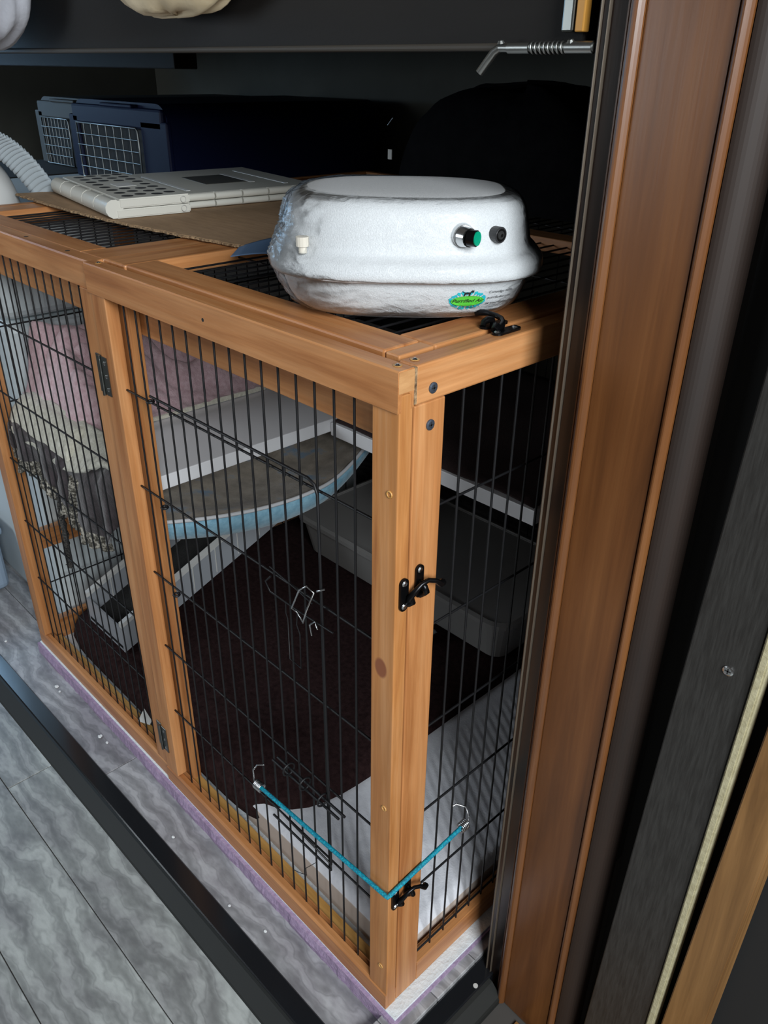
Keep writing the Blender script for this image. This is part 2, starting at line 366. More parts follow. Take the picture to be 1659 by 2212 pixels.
# brown door casing with rounded beads, and its dark fluted inner jamb
t3 = thing('trim_3', 'brown moulded wood casing right of the pen', None, (0.12, 0.17, FM), kind='structure')
def arc_prof(x0, x1, y, h, n=7):
    return [(x0 + (x1 - x0) * i / n, y - h * math.sin(math.pi * i / n)) for i in range(n + 1)]
ZT = 1.9
def strip(name, prof, mat):
    return prism(name, prof, 'z', FM, ZT, mat, t3, smooth=False)
strip('casing_board', [(0.093, 0.180), (0.093, 0.152), (0.163, 0.150), (0.163, 0.180)], 'walnut')
strip('bead', [(0.081, 0.18)] + arc_prof(0.081, 0.0925, 0.150, 0.005) + [(0.0925, 0.18)], 'walnut')
strip('bead', [(0.1635, 0.18)] + arc_prof(0.1635, 0.173, 0.151, 0.005) + [(0.173, 0.18)], 'walnut')
strip('cove', [(0.174, 0.18)] + [(0.174 + 0.022 * math.sin(math.pi / 2 * k / 12), 0.180 - 0.027 * math.cos(math.pi / 2 * k / 12)) for k in range(13)], 'walnut_shade')
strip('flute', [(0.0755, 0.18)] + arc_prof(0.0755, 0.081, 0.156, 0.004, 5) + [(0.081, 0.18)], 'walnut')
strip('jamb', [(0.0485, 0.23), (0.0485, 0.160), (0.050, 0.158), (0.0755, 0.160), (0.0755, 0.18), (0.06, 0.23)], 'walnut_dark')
strip('jamb_ridge', [(0.0510, 0.162)] + arc_prof(0.0510, 0.0530, 0.158, 0.0018, 5) + [(0.0530, 0.162)], 'ridge')
strip('jamb_ridge', [(0.0580, 0.162)] + arc_prof(0.0580, 0.0602, 0.158, 0.0020, 5) + [(0.0602, 0.162)], 'ridge')
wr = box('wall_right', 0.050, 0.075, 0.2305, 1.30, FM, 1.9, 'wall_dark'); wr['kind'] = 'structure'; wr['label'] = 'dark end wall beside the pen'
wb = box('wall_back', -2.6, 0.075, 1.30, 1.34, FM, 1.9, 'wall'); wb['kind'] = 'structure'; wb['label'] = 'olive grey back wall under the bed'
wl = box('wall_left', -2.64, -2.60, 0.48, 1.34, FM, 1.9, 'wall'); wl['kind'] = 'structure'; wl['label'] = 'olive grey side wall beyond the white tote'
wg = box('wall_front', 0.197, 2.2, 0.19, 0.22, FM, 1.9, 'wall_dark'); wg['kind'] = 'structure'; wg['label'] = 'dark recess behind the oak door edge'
# metal plate, cream seal and oak edge to the right of the casing
t4 = thing('trim_4', 'dark brushed plate with cream seal and oak edge at the right', None, (0.27, 0.15, FM), kind='structure')
def slant(name, b0, b1, t0, t1, y0, y1, mat):
    # upright board whose left and right edges lean a little in the wall plane
    bm = bmesh.new()
    A = [bm.verts.new(q) for q in ((b0, y0, FM), (b1, y0, FM), (b1, y1, FM), (b0, y1, FM))]
    B = [bm.verts.new(q) for q in ((t0, y0, 1.6), (t1, y0, 1.6), (t1, y1, 1.6), (t0, y1, 1.6))]
    for i in range(4): bm.faces.new((A[i], A[(i + 1) % 4], B[(i + 1) % 4], B[i]))
    bm.faces.new(A[::-1]); bm.faces.new(B)
    bmesh.ops.bevel(bm, geom=list(bm.edges), offset=0.0015, segments=2, affect='EDGES')
    return finish(name, bm, M[mat], t4)
slant('plate', 0.2105, 0.2835, 0.2545, 0.2985, 0.150, 0.164, 'plate')
slant('seal', 0.2840, 0.2920, 0.2990, 0.3070, 0.1465, 0.165, 'cream_edge')
slant('oak_edge', 0.2965, 0.3415, 0.3350, 0.3560, 0.146, 0.180, 'board_oak')
phillips('plate_screw', (0.2685, 0.150, 0.68), (0, -1, 0), 0.0050, 'chrome', t4)

# ================================================================== FOAM BASE
fbm = thing('foam_board', 'purple foam board with white top film under the pet pen', 'foam board', (-0.55, 0.5, FS))
def rough_edge(name, x0, x1, y0, y1, z0, z1, mat, amp):
    bm = bmesh.new(); n = 240
    rows = []
    for i in range(n + 1):
        x = x0 + (x1 - x0) * i / n
        tear = 0.0035 * smooth01((abs(fb((x * 9, 3.1, 0))) - 0.15) * 5)
        j = amp * fb((x * 60, 1, 2)) + amp * 0.7 * fb((x * 180, 5, 1))
        rows.append([bm.verts.new(c) for c in ((x, y0 + j - tear * 0.3, z0), (x, y0 + j * 1.4 - tear, (z0 + z1) * 0.5), (x, y0 + j * 0.4, z1), (x, y1, z1), (x, y1, z0))])
    for a, b in zip(rows, rows[1:]):
        for k in range(5): bm.faces.new((a[k], a[(k + 1) % 5], b[(k + 1) % 5], b[k]))
    bm.faces.new(rows[0]); bm.faces.new(rows[-1][::-1])
    return finish(name, bm, M[mat], fbm)
rough_edge('purple_core', -1.125, 0.0215, -0.0045, 1.0, FS, -0.0035, 'foam_purple', 0.0012)
box('white_film', -1.123, 0.0185, 0.0010, 1.0, -0.0035, -0.0004, 'foam_white', fbm, 0.0006, 1)

# ================================================================== PET PEN
H = 0.92
pen = thing('pet_pen', 'orange pine pet pen with black wire panels on foam board', 'pet pen', (-0.56, 0.5, 0))
YD = 1.0
# front rails: channelled top rails, bottom rails
rail_r = [(0.0, 0.882), (0.0, 0.9185), (0.0015, 0.92), (0.0185, 0.92), (0.02, 0.9185), (0.02, 0.884), (0.0165, 0.883), (0.0165, 0.896), (0.013, 0.8985), (0.0065, 0.8985), (0.0045, 0.896), (0.0045, 0.882)]
tr = prism('top_rail', rail_r, 'x', -0.573, 0.0, 'pine_x', pen)
rail_l = [(0.006, 0.883), (0.006, 0.9175), (0.008, 0.9195), (0.0275, 0.9195), (0.0275, 0.883)]
prism('top_rail', rail_l, 'x', -1.12, -0.5735, 'pine_x', pen)
box('rail_end', 0.0, 0.0004, 0.0008, 0.0195, 0.8995, 0.9188, 'endgrain', tr)
def brail(x0, x1, y0):
    prism('bottom_rail', [(y0, 0.0), (y0, 0.030), (y0 + 0.003, 0.034), (y0 + 0.011, 0.034), (y0 + 0.012, 0.028), (y0 + 0.018, 0.028), (y0 + 0.0195, 0.030), (y0 + 0.0195, 0.0)], 'x', x0, x1, 'pine_x', pen)
brail(-0.570, -0.0005, 0.001); brail(-1.12, -0.5705, 0.004)
box('stile', -0.0345, -0.0003, 0.0025, 0.0195, 0.0005, 0.8975, 'pine_knot', pen, 0.0012)
box('stile', -0.567, -0.5315, 0.0015, 0.0195, 0.0345, 0.882, 'pine_z', pen, 0.0012)
box('stile', -0.6045, -0.5685, 0.0035, 0.0215, 0.0345, 0.883, 'pine_z', pen, 0.0012)
box('stile', -1.120, -1.085, 0.0035, 0.0215, 0.0345, 0.883, 'pine_z', pen, 0.0012)
box('brace_post', -0.566, -0.518, 0.0225, 0.040, 0.0, 0.885, 'pine_z', pen, 0.001)
box('inner_board', -1.098, -0.030, 0.0410, 0.054, 0.8285, 0.885, 'pine_x', pen, 0.001)
# right end panel
box('stile', -0.0195, -0.0003, 0.0212, 0.0615, 0.0005, 0.8835, 'pine_z', pen, 0.0015)
box('top_rail', -0.0215, 0.0004, 0.0218, YD, 0.884, 0.9205, 'pine_y', pen, 0.0018)
box('bottom_rail', -0.0195, -0.0003, 0.0618, YD, 0.0, 0.040, 'pine_y', pen, 0.0012)
box('glue_bead', -0.003, 0.0007, 0.0195, 0.0225, 0.886, 0.9195, 'cardboard_edge', pen)
# left end panel with a mid rail
box('stile', -1.120, -1.100, 0.0225, 0.0455, 0.0, 0.884, 'pine_z', pen, 0.001)
box('top_rail', -1.120, -1.100, 0.0285, YD, 0.884, 0.9195, 'pine_y', pen, 0.001)
box('mid_rail', -1.120, -1.100, 0.046, YD, 0.2345, 0.277, 'pine_y', pen, 0.001)
box('bottom_rail', -1.120, -1.100, 0.046, YD, 0.0, 0.050, 'pine_y', pen, 0.001)
box('stile', -1.120, -1.100, 0.315, 0.350, 0.2775, 0.8835, 'pine_z', pen, 0.001)
# back panel
box('top_rail', -1.099, -0.022, YD - 0.02, YD, 0.884, 0.9195, 'pine_x', pen, 0.001)
box('bottom_rail', -1.099, -0.020, YD - 0.02, YD, 0.0, 0.035, 'pine_x', pen, 0.001)
# lids
box('lid_board', -0.515, -0.047, 0.0292, 0.0745, 0.899, 0.9215, 'pine_x', pen, 0.0025)
box('lid_board', -0.0755, -0.0285, 0.0755, 0.93, 0.899, 0.9210, 'pine_y', pen, 0.0025)
box('lid_board', -0.046, -0.0285, 0.0292, 0.0745, 0.899, 0.9205, 'pine_y', pen, 0.0015)
box('lid_board', -0.515, -0.0765, 0.600, 0.645, 0.899, 0.9195, 'pine_x', pen, 0.002)
box('lid_board', -0.515, -0.0765, 0.885, 0.930, 0.899, 0.9195, 'pine_x', pen, 0.002)
box('lid_board', -0.5735, -0.5165, 0.0285, 0.93, 0.899, 0.9205, 'pine_y', pen, 0.0025)
box('lid_board', -0.640, -0.5745, 0.0285, 0.93, 0.899, 0.9195, 'pine_y', pen, 0.0025)
box('lid_board', -1.097, -0.641, 0.0285, 0.0685, 0.899, 0.9195, 'pine_x', pen, 0.002)
box('lid_board', -1.097, -1.045, 0.0695, 0.93, 0.899, 0.9195, 'pine_y', pen, 0.002)
box('lid_board', -1.044, -0.641, 0.885, 0.930, 0.899, 0.9195, 'pine_x', pen, 0.002)

# wire grids: cross wires are one part, each upright wire a piece of it
RW = 0.00135
def grid(name, cross, uprights):
    g = bpy.data.objects.new(name, None); COL.objects.link(g); g.empty_display_size = 0.02; g.parent = pen
    first = tube('cross_wire', list(cross[0]), RW * 1.15, 'black_wire', g, 6)
    for a, b in cross[1:]: dup(first, (Vector(a) + Vector(b)) / 2, g)
    mesh = {}
    for a, b in uprights:
        a, b = Vector(a), Vector(b); key = tuple(round(x, 4) for x in (b - a))
        if key not in mesh:
            o = tube('wire', [a, b], RW, 'black_wire', g, 6); mesh[key] = o
        else:
            dup(mesh[key], (a + b) / 2, g)
    return g
ZS = [0.183, 0.322, 0.463, 0.610, 0.7555]
yw = 0.0125
grid('wire_grid', [((-0.531, yw + 0.0015, z), (-0.034, yw + 0.0015, z)) for z in ZS], [((-0.0400 - 0.0290 * k, yw, 0.028), (-0.0400 - 0.0290 * k, yw, 0.897)) for k in range(1, 17)])
grid('wire_grid', [((-1.086, yw + 0.0045, z), (-0.604, yw + 0.0045, z)) for z in ZS], [((-0.6040 - 0.0290 * k, yw + 0.003, 0.030), (-0.6040 - 0.0290 * k, yw + 0.003, 0.884)) for k in range(1, 17)])
grid('wire_grid', [((-0.0105, 0.061, z), (-0.0105, YD - 0.02, z)) for z in [0.046] + [q + 0.009 for q in ZS]], [((-0.009, 0.0685 + 0.0284 * k, 0.038), (-0.009, 0.0685 + 0.0284 * k, 0.885)) for k in range(0, 31)])
grid('wire_grid', [((-1.110, 0.045, z), (-1.110, YD - 0.02, z)) for z in (0.144, 0.42, 0.565, 0.71)], [((-1.1085, 0.070 + 0.029 * k, 0.049), (-1.1085, 0.070 + 0.029 * k, 0.885)) for k in range(0, 30)])
grid('wire_grid', [((-0.516, y, 0.908), (-0.075, y, 0.908)) for y in (0.20, 0.42, 0.75)], [((-0.105 - 0.0240 * k, 0.073, 0.9105), (-0.105 - 0.0240 * k, 0.886, 0.9105)) for k in range(0, 17)])
grid('wire_grid', [((-1.046, y, 0.908), (-0.639, y, 0.908)) for y in (0.20, 0.42, 0.75)], [((-0.660 - 0.0235 * k, 0.067, 0.9105), (-0.660 - 0.0235 * k, 0.886, 0.9105)) for k in range(0, 17)])
grid('wire_grid', [((-1.10, YD - 0.01, z), (-0.02, YD - 0.01, z)) for z in ZS], [((-0.06 - 0.058 * k, YD - 0.0115, 0.034), (-0.06 - 0.058 * k, YD - 0.0115, 0.885)) for k in range(0, 18)])

# wire door in the front panel
bm = bmesh.new(); yd = 0.0090
ztop = 0.7680
top = [(-0.459, yd, ztop), (-0.138, yd, ztop), (-0.128, yd, ztop - 0.004), (-0.1235, yd, ztop - 0.014), (-0.1215, yd, 0.60), (-0.1190, yd, 0.183)]
bm_tube(bm, top, 0.0017, 6)
for k in range(11):
    x = -0.441 + k * 0.0292
    bm_tube(bm, [(x, yd, ztop), (x, yd, 0.7555)], 0.0014, 6)
bm_tube(bm, [(-0.25, yd, 0.171), (-0.119, yd, 0.171)], 0.0018, 6)
bm_tube(bm, [(-0.25, yd, 0.195), (-0.119, yd, 0.183), (-0.119, yd, 0.171)], 0.0014, 6)
door = finish('wire_door', bm, M['black_wire'], pen, True)
def ring(c, r, rr, mat, parent, name, axis='x', n=16):
    pts = []
    for k in range(n + 1):
        a = 2 * math.pi * k / n
        d = {'x': (0, math.cos(a), math.sin(a)), 'y': (math.cos(a), 0, math.sin(a)), 'z': (math.cos(a), math.sin(a), 0)}[axis]
        pts.append(Vector(c) + Vector(d) * r)
    return tube(name, pts, rr, mat, parent, 6)
for z in (0.757, 0.602, 0.456):
    ring((-0.4575, yd - 0.001, z + 0.004), 0.0042, 0.0019, 'black_wire', door, 'hinge_loop', 'z')
# sliding bolt latches of the wire door
yl = 0.006
tube('latch_bolt', [(-0.212, yl, 0.612), (-0.218, yl - 0.004, 0.604), (-0.216, yl, 0.588), (-0.16, yl, 0.588), (-0.1, yl, 0.5905)], 0.0012, 'black_wire', door, 6)
tube('latch_frame', [(-0.213, yl, 0.625), (-0.160, yl, 0.617), (-0.135, yl, 0.612)], 0.0009, 'black_wire', door, 6)
tube('latch_handle', [(-0.158, yl - 0.004, 0.590), (-0.158, yl - 0.012, 0.60), (-0.145, yl - 0.010, 0.630), (-0.134, yl - 0.008, 0.640), (-0.126, yl - 0.004, 0.633), (-0.130, yl - 0.012, 0.612), (-0.138, yl - 0.012, 0.590), (-0.146, yl - 0.006, 0.584), (-0.158, yl - 0.004, 0.590)], 0.0011, 'chrome', door, 6)
tube('latch_keeper', [(-0.126, yl, 0.633), (-0.118, yl - 0.006, 0.640), (-0.112, yl, 0.643)], 0.0011, 'chrome', door, 6)
tube('latch_keeper', [(-0.138, yl, 0.566), (-0.136, yl - 0.004, 0.584), (-0.128, yl - 0.002, 0.592), (-0.122, yl - 0.004, 0.585)], 0.0011, 'chrome', door, 6)
tube('latch_spring', [(-0.185, yl, 0.590), (-0.186, yl, 0.572), (-0.183, yl, 0.566), (-0.183, yl, 0.505), (-0.1615, yl, 0.503), (-0.1605, yl, 0.555), (-0.166, yl, 0.566), (-0.163, yl, 0.586)], 0.0008, 'black_wire', door, 6)
for dz, dx in ((-0.014, 0.0), (-0.028, -0.012)):
    tube('latch_bolt', [(-0.225 + dx, yl, 0.322 + dz), (-0.085 + dx, yl, 0.322 + dz)], 0.0019, 'black_wire', door, 6)
for x in (-0.20, -0.165, -0.128):
    ring((x, yl, 0.304), 0.0095, 0.0014, 'black_wire', door, 'latch_keeper', 'x')
tube('tie_thread', [(-0.150, yl, 0.160), (-0.168, yl - 0.004, 0.135), (-0.172, yl, 0.112), (-0.195, yl, 0.098), (-0.205, yl, 0.094)], 0.0005, 'black_wire', door, 5)

# butt hinges between the two front panels
def hinge(z, h):
    b = box('hinge', -0.5850, -0.5690, 0.0020, 0.0036, z - h / 2, z + h / 2, 'hinge_steel', pen, 0.0003, 1)
    box('hinge_leaf', -0.5672, -0.5510, 0.0001, 0.0016, z - h / 2, z + h / 2, 'hinge_steel', b, 0.0003, 1)
    tube('hinge_pin', [(-0.5685, -0.0012, z - h / 2 - 0.001), (-0.5685, -0.0012, z + h / 2 + 0.001)], 0.0023, 'hinge_steel', b, 10)
    for k in (-0.34, 0, 0.34):
        disc('hinge_screw', (-0.5580, 0.0003, z + k * h), (0, -1, 0), 0.0030, 0.0012, 'chrome', b, 10, 0.0018)
        disc('hinge_screw', (-0.5770, 0.0022, z + k * h), (0, -1, 0), 0.0030, 0.0012, 'chrome', b, 10, 0.0018)
hinge(0.770, 0.055); hinge(0.105, 0.055)

# black swing-hook clasps. local frame: a = along stile (up), b = across, c = out of the wood
def clasp(origin, up, across, out, hook_parent=pen, flat=1.0):
    O, Uv, Bv, Nv = Vector(origin), Vector(up), Vector(across), Vector(out)
    def p(b, a, c): return O + Bv * b + Uv * a + Nv * (c if c < 0.004 else 0.004 + (c - 0.004) * flat)
    def plate(name, b, a0, a1, wd, parent):
        bm = bmesh.new(); n = 8; pr_ = []
        for k in range(n + 1):
            t = math.pi * k / n; pr_.append((b + wd * math.cos(t), a1 - wd + wd * math.sin(t)))
        for k in range(n + 1):
            t = math.pi + math.pi * k / n; pr_.append((b + wd * math.cos(t), a0 + wd + wd * math.sin(t)))
        A = [bm.verts.new(p(x, y, 0.0003)) for x, y in pr_]; B = [bm.verts.new(p(x * 1.0, y, 0.0024)) for x, y in pr_]
        for i in range(len(pr_)): bm.faces.new((A[i], A[(i + 1) % len(pr_)], B[(i + 1) % len(pr_)], B[i]))
        bm.faces.new(A[::-1]); bm.faces.new(B)
        return finish(name, bm, M['black_iron'], parent)
    c = plate('clasp', 0.0, -0.019, 0.019, 0.0058, hook_parent)
    plate('keeper_plate', 0.0215, -0.012, 0.026, 0.0055, c)
    def tb(name, pts, r, mat='black_iron', n=8): return tube(name, [p(*q) for q in pts], r, mat, c, n)
    tb('hook', [(0.004, -0.010, 0.004), (0.004, -0.003, 0.006), (0.008, 0.004, 0.009), (0.0150, 0.0105, 0.0110), (0.023, 0.0125, 0.0125), (0.031, 0.0095, 0.0150), (0.037, 0.0040, 0.0170), (0.041, 0.0035, 0.0150)], [0.0030, 0.0036, 0.0030, 0.0026, 0.0026, 0.0026, 0.0036, 0.0042])
    tb('hook_boss', [(0.005, -0.012, 0.0024), (0.006, -0.008, 0.0060), (0.007, -0.004, 0.0048)], [0.0040, 0.0050, 0.0030], n=10)
    tb('keeper_loop', [(0.0215, 0.006, 0.0024), (0.0215, 0.004, 0.009), (0.0225, -0.002, 0.0105), (0.0235, -0.006, 0.007), (0.0215, -0.010, 0.0024)], [0.0030, 0.0032, 0.0036, 0.0030, 0.0028])
    for (b, a) in ((0.0, 0.0135), (0.0, -0.0135), (0.0215, 0.0205)):
        bm = bmesh.new(); q = p(b, a, 0.0022); disc_bm(bm, q, Nv, 0.0036, 0.0016, 12, 0.0022)
        s = finish('clasp_screw', bm, M['chrome'], c)
    return c
clasp((0.0, 0.0125, 0.690), (0, 0, 1), (0, 1, 0), (1, 0, 0))
clasp((0.0, 0.0125, 0.228), (0, 0, 1), (0, 1, 0), (1, 0, 0))
clasp((-0.012, 0.158, 0.9207), (0, 1, 0), (-1, 0, 0), (0, 0, 1), flat=0.55)
# screws, plugged holes and a blob of old glue
phillips('screw', (0.0005, 0.0428, 0.8960), (1, 0, 0), 0.0052, 'screw_blue', pen)
phillips('screw', (-0.0002, 0.0418, 0.8610), (1, 0, 0), 0.0052, 'screw_blue', pen)
for x, y in ((-0.012, 0.011), (-0.012, 0.032), (-0.552, 0.011)):
    disc('countersunk_screw', (x, y, 0.9202 + (0.0006 if y > 0.02 else 0)), (0, 0, 1), 0.0042, 0.0004, 'pine_pale', pen, 12)
    disc('screw_tip', (x, y, 0.9207 + (0.0006 if y > 0.02 else 0)), (0, 0, 1), 0.0026, 0.0012, 'chrome', pen, 10, 0.001)
for x, z in ((-0.0105, 0.800), (-0.0110, 0.389), (-0.0125, 0.0855)):
    ring((x, 0.0022, z), 0.0032, 0.0009, 'pine_pale', pen, 'screw_hole', 'y', 12)
for x in (-0.955, -0.79, -0.655):
    disc('nail_hole', (x, 0.018, 0.9192), (0, 0, 1), 0.0035, 0.0005, 'hole', pen, 8)
disc('nail_hole', (-0.298, 0.0003, 0.902), (0, -1, 0), 0.0022, 0.0005, 'hole', pen, 8)

# ================================================================== SHELF AND BEDDING INSIDE THE PEN
ZSH = 0.565
shelf = tag(box('shelf', -1.0985, -0.622, 0.066, 0.95, 0.540, ZSH, 'melamine', None, 0.0015), 'white melamine shelf inside the left half of the pen', 'shelf')
led = thing('ledge', 'white-edged ledge at the back of the pen behind the corner post', 'shelf', (-0.35, 0.7, 0.5345))
box('ledge_board', -0.62, -0.150, 0.447, 0.95, 0.5345, 0.5605, 'melamine', led, 0.001)
sheet('ledge_fleece', lambda u, v: (-0.615 + 0.46 * u, 0.452 + 0.49 * v, 0.5625 + 0.010 * abs(fb((u * 3, v * 4, 2)))), 20, 20, 'shelf_fleece', led, 0.003)

padc = thing('fleece_pad', 'cream sherpa pad under the pink towel on the shelf', 'pad', (-0.95, 0.25, ZSH))
def pad_f(u, v):
    x = -1.085 + 0.255 * u; y = 0.030 + 0.43 * v
    e = min(u, 1 - u) * 0.255; e2 = min(v, 1 - v) * 0.43
    h = 0.022 * math.sqrt(max(0.0, 1 - (1 - min(1, min(e, e2) / 0.018)) ** 2)) + 0.003 * fb((x * 30, y * 30, 0))
    dz = 0.0
    if v < 0.07: dz = -0.028 * (1 - v / 0.07)
    return (x, y, ZSH + 0.001 + max(h, 0) + dz)
sheet('pad_top', pad_f, 50, 70, 'fleece_cream', padc)
sheet('pad_flap', lambda u, v: (-1.085 + 0.43 * u - 0.02 * fb((v, 2, 1)), 0.030 + 0.055 * v - 0.004 * fb((u * 9, v * 3, 5)), ZSH + 0.022 - 0.070 * (1 - v) ** 1.5 * (1 - smooth01((u - 0.55) * 2.2)) + 0.006 * fb((u * 14, v * 4, 3))), 60, 14, 'fleece_cream', padc, 0.010)

def towel_f(u, v):
    x = -1.088 + 0.270 * u; y = 0.070 + 0.40 * v
    edge = smooth01(u / 0.03) * smooth01((1 - u) / 0.40) * smooth01(v / 0.10) * smooth01((1 - v) / 0.12)
    hb = 0.105 * (1 - 0.25 * u)
    fold = 0.055 * abs(fb((x * 9 + y * 5, y * 8 - x * 4, 1.3))) + 0.030 * abs(fb((x * 20 - y * 9, y * 15, 4.1))) - 0.014
    z = ZSH + 0.016 + edge * (hb + fold * 1.8) + 0.004 * fb((x * 60, y * 60, 0))
    return (x + 0.012 * fb((y * 10, x * 6, 9)), y + 0.012 * fb((x * 11, y * 5, 7)), z)
tag(sheet('pink_towel', towel_f, 110, 90, 'towel_pink', None), 'crumpled pink terry towel heaped on the shelf in the pen', 'towel')

throw = thing('lace_throw', 'brown velvet throw with lace trim hanging off the shelf front', 'throw', (-0.9, 0.04, 0.45))
def throw_f(u, v):
    x = -1.082 + 0.44 * u
    ln = 0.085 + 0.055 * smooth01((u - 0.25) * 2.0) - 0.075 * smooth01((u - 0.80) * 5)
    hang = 0.028 * fb((u * 11, 1.2, 0)) * v
    y = 0.0565 - 0.030 * smooth01(v * 3) + 0.012 * math.sin(u * 34 + 3 * fb((u * 4, v, 0))) * v
    z0 = ZSH - 0.004 + 0.048 * smooth01((u - 0.72) * 4.5) * (1 - v)
    return (x + 0.012 * fb((v * 3, u * 6, 3)), max(y, 0.0205), z0 - ln * v + hang * 0.4)
sheet('throw_body', throw_f, 110, 26, 'lace_brown', throw, 0.003)
def lace_f(u, v):
    p = Vector(throw_f(u * 0.80, 1.0)); d = 0.020 + 0.010 * abs(math.sin(u * 40))
    return (p.x + 0.003 * fb((u * 60, v * 5, 0)), p.y - 0.002 + 0.006 * math.sin(u * 90) * v, p.z + 0.003 - d * v + 0.004 * fb((u * 70, v * 9, 2)))
sheet('lace_trim', lace_f, 160, 8, 'lace_pale', throw, 0.002)
def tail_f(u, v):
    wdt = 0.052 * (1 - 0.55 * v)
    return (-0.797 - 0.050 * v + (u - 0.5) * wdt, 0.024 + 0.009 * math.sin(u * 9 + v * 4) + 0.012 * v, 0.515 - 0.115 * v + 0.008 * fb((u * 8, v * 9, 1)))
sheet('lace_tail', tail_f, 24, 40, 'lace_pale', throw, 0.008)
bm = bmesh.new()
fr = [(-0.905 - 0.018 * t + 0.003 * math.sin(t * 14), 0.030, 0.455 - 0.175 * t) for t in [i / 16 for i in range(17)]]
bm_tube(bm, fr, [0.0045 + 0.0025 * (i % 2) for i in range(17)], 7)
for i in range(90):
    t = random.random(); c = Vector((-0.905 - 0.018 * t, 0.030, 0.455 - 0.175 * t)); a = random.random() * 6.28
    d = Vector((math.cos(a), math.sin(a) * 0.6, random.uniform(-0.6, 0.3))) * random.uniform(0.006, 0.011)
    bm_tube(bm, [c, c + d * 0.6 + Vector((0, 0, 0.002)), c + d], 0.0011, 5)
finish('fringe_cord', bm, M['lace_dark'], throw, True)

# blue hammock bed below the shelf edge
ham = thing('hammock_bed', 'grey plush hammock bed with pale blue side below the shelf', 'pet bed', (-0.6, 0.3, 0.44))
def ham_rim(t):   # outer rim along y
    y = 0.055 + 0.50 * t
    x = -0.632 + 0.095 * math.sin(math.pi * min(1, (t + 0.06) * 0.86)) ** 0.8
    z = 0.498 - 0.012 * math.sin(math.pi * t) + 0.028 * smooth01((t - 0.6) * 2.5)
    return Vector((x, y, z))
def ham_top(u, v):
    r = ham_rim(u); a = Vector((-0.80, 0.06 + 0.49 * u, 0.515)); p = a.lerp(r, v)
    p.z -= 0.030 * math.sin(math.pi * v) * math.sin(math.pi * min(1, u * 1.0)) ; p.z += 0.005 * fb((u * 9, v * 6, 2))
    return p
sheet('bed_top', ham_top, 60, 26, 'hammock_top', ham, 0.004)
def ham_side(u, v):
    r = ham_rim(u); b = Vector((-0.70, r.y * 0.94 + 0.02, r.z - 0.075)); a = v * math.pi / 2
    w_ = 1 - math.cos(a); hgt = math.sin(a)
    return (r.x + (b.x - r.x) * w_ + 0.006 * math.sin(a * 2), r.y + (b.y - r.y) * w_, r.z - 0.003 - 0.080 * hgt * (0.65 + 0.35 * math.sin(math.pi * u)))
sheet('bed_side', ham_side, 60, 12, 'hammock_blue', ham, 0.004)
tube('bed_piping', [ham_rim(i / 40) + Vector((0.001, 0, 0.001)) for i in range(41)], 0.0035, 'hammock_piping', ham, 7)

# ramp with ribbed sides
rmp = thing('pet_ramp', 'pale plastic pet ramp with ribbed sides rising under the hammock', 'pet ramp', (-0.93, 0.33, 0.085))
RA, RB = Vector((0, 0.078, 0.110)), Vector((0, 0.60, 0.322))
def rs(x, t, dz): q = RA.lerp(RB, t); return Vector((x, q.y, q.z + dz))
def rside(x0, x1):
    bm = bmesh.new()
    A = [rs(x0, 0, -0.026), rs(x0, 1, -0.040), rs(x0, 1, 0.036), rs(x0, 0, 0.036)]; B = [Vector((x1, q.y, q.z)) for q in A]
    va = [bm.verts.new(q) for q in A]; vb = [bm.verts.new(q) for q in B]
    for i in range(4): bm.faces.new((va[i], va[(i + 1) % 4], vb[(i + 1) % 4], vb[i]))
    bm.faces.new(va); bm.faces.new(vb[::-1])
    s = finish('ramp_side', bm, M['ramp_grey'], rmp)
    bm = bmesh.new(); xa, xb = min(x0, x1) - 0.003, max(x0, x1) + 0.003
    C = [rs(0, 0, 0.036), rs(0, 1, 0.036), rs(0, 1, 0.046), rs(0, 0, 0.046)]
    va = [bm.verts.new((xa, q.y, q.z)) for q in C]; vb = [bm.verts.new((xb, q.y, q.z)) for q in C]
    for i in range(4): bm.faces.new((va[i], va[(i + 1) % 4], vb[(i + 1) % 4], vb[i]))
    bm.faces.new(va); bm.faces.new(vb[::-1])
    finish('ramp_rim', bm, M['ramp_rim'], s)
    for k in range(1, 9):
        t = k / 9; a, b = rs(max(x0, x1) + 0.0003, t, -0.026), rs(max(x0, x1) + 0.0003, t, 0.035)
        tube('rib', [a, b], 0.0016, 'ramp_rim', s, 4)
rside(-0.855, -0.850); rside(-1.005, -1.000)
bm = bmesh.new(); q = [rs(-0.999, 0, -0.012), rs(-0.856, 0, -0.012), rs(-0.856, 1, -0.012), rs(-0.999, 1, -0.012)]
lo_ = [bm.verts.new(p_ - Vector((0, 0, 0.008))) for p_ in q]; hi_ = [bm.verts.new(p_) for p_ in q]
for i in range(4): bm.faces.new((lo_[i], lo_[(i + 1) % 4], hi_[(i + 1) % 4], hi_[i]))
bm.faces.new(lo_[::-1]); bm.faces.new(hi_); finish('ramp_deck', bm, M['ramp_mat'], rmp)
bm = bmesh.new(); q = [rs(-0.999, 0, -0.025), rs(-0.856, 0, -0.025), rs(-0.856, 0, 0.034), rs(-0.999, 0, 0.034)]
A = [bm.verts.new(p_) for p_ in q]; B = [bm.verts.new(p_ + Vector((0, 0.004, 0))) for p_ in q]
for i in range(4): bm.faces.new((A[i], A[(i + 1) % 4], B[(i + 1) % 4], B[i]))
bm.faces.new(A[::-1]); bm.faces.new(B); finish('ramp_end', bm, M['ramp_grey'], rmp)

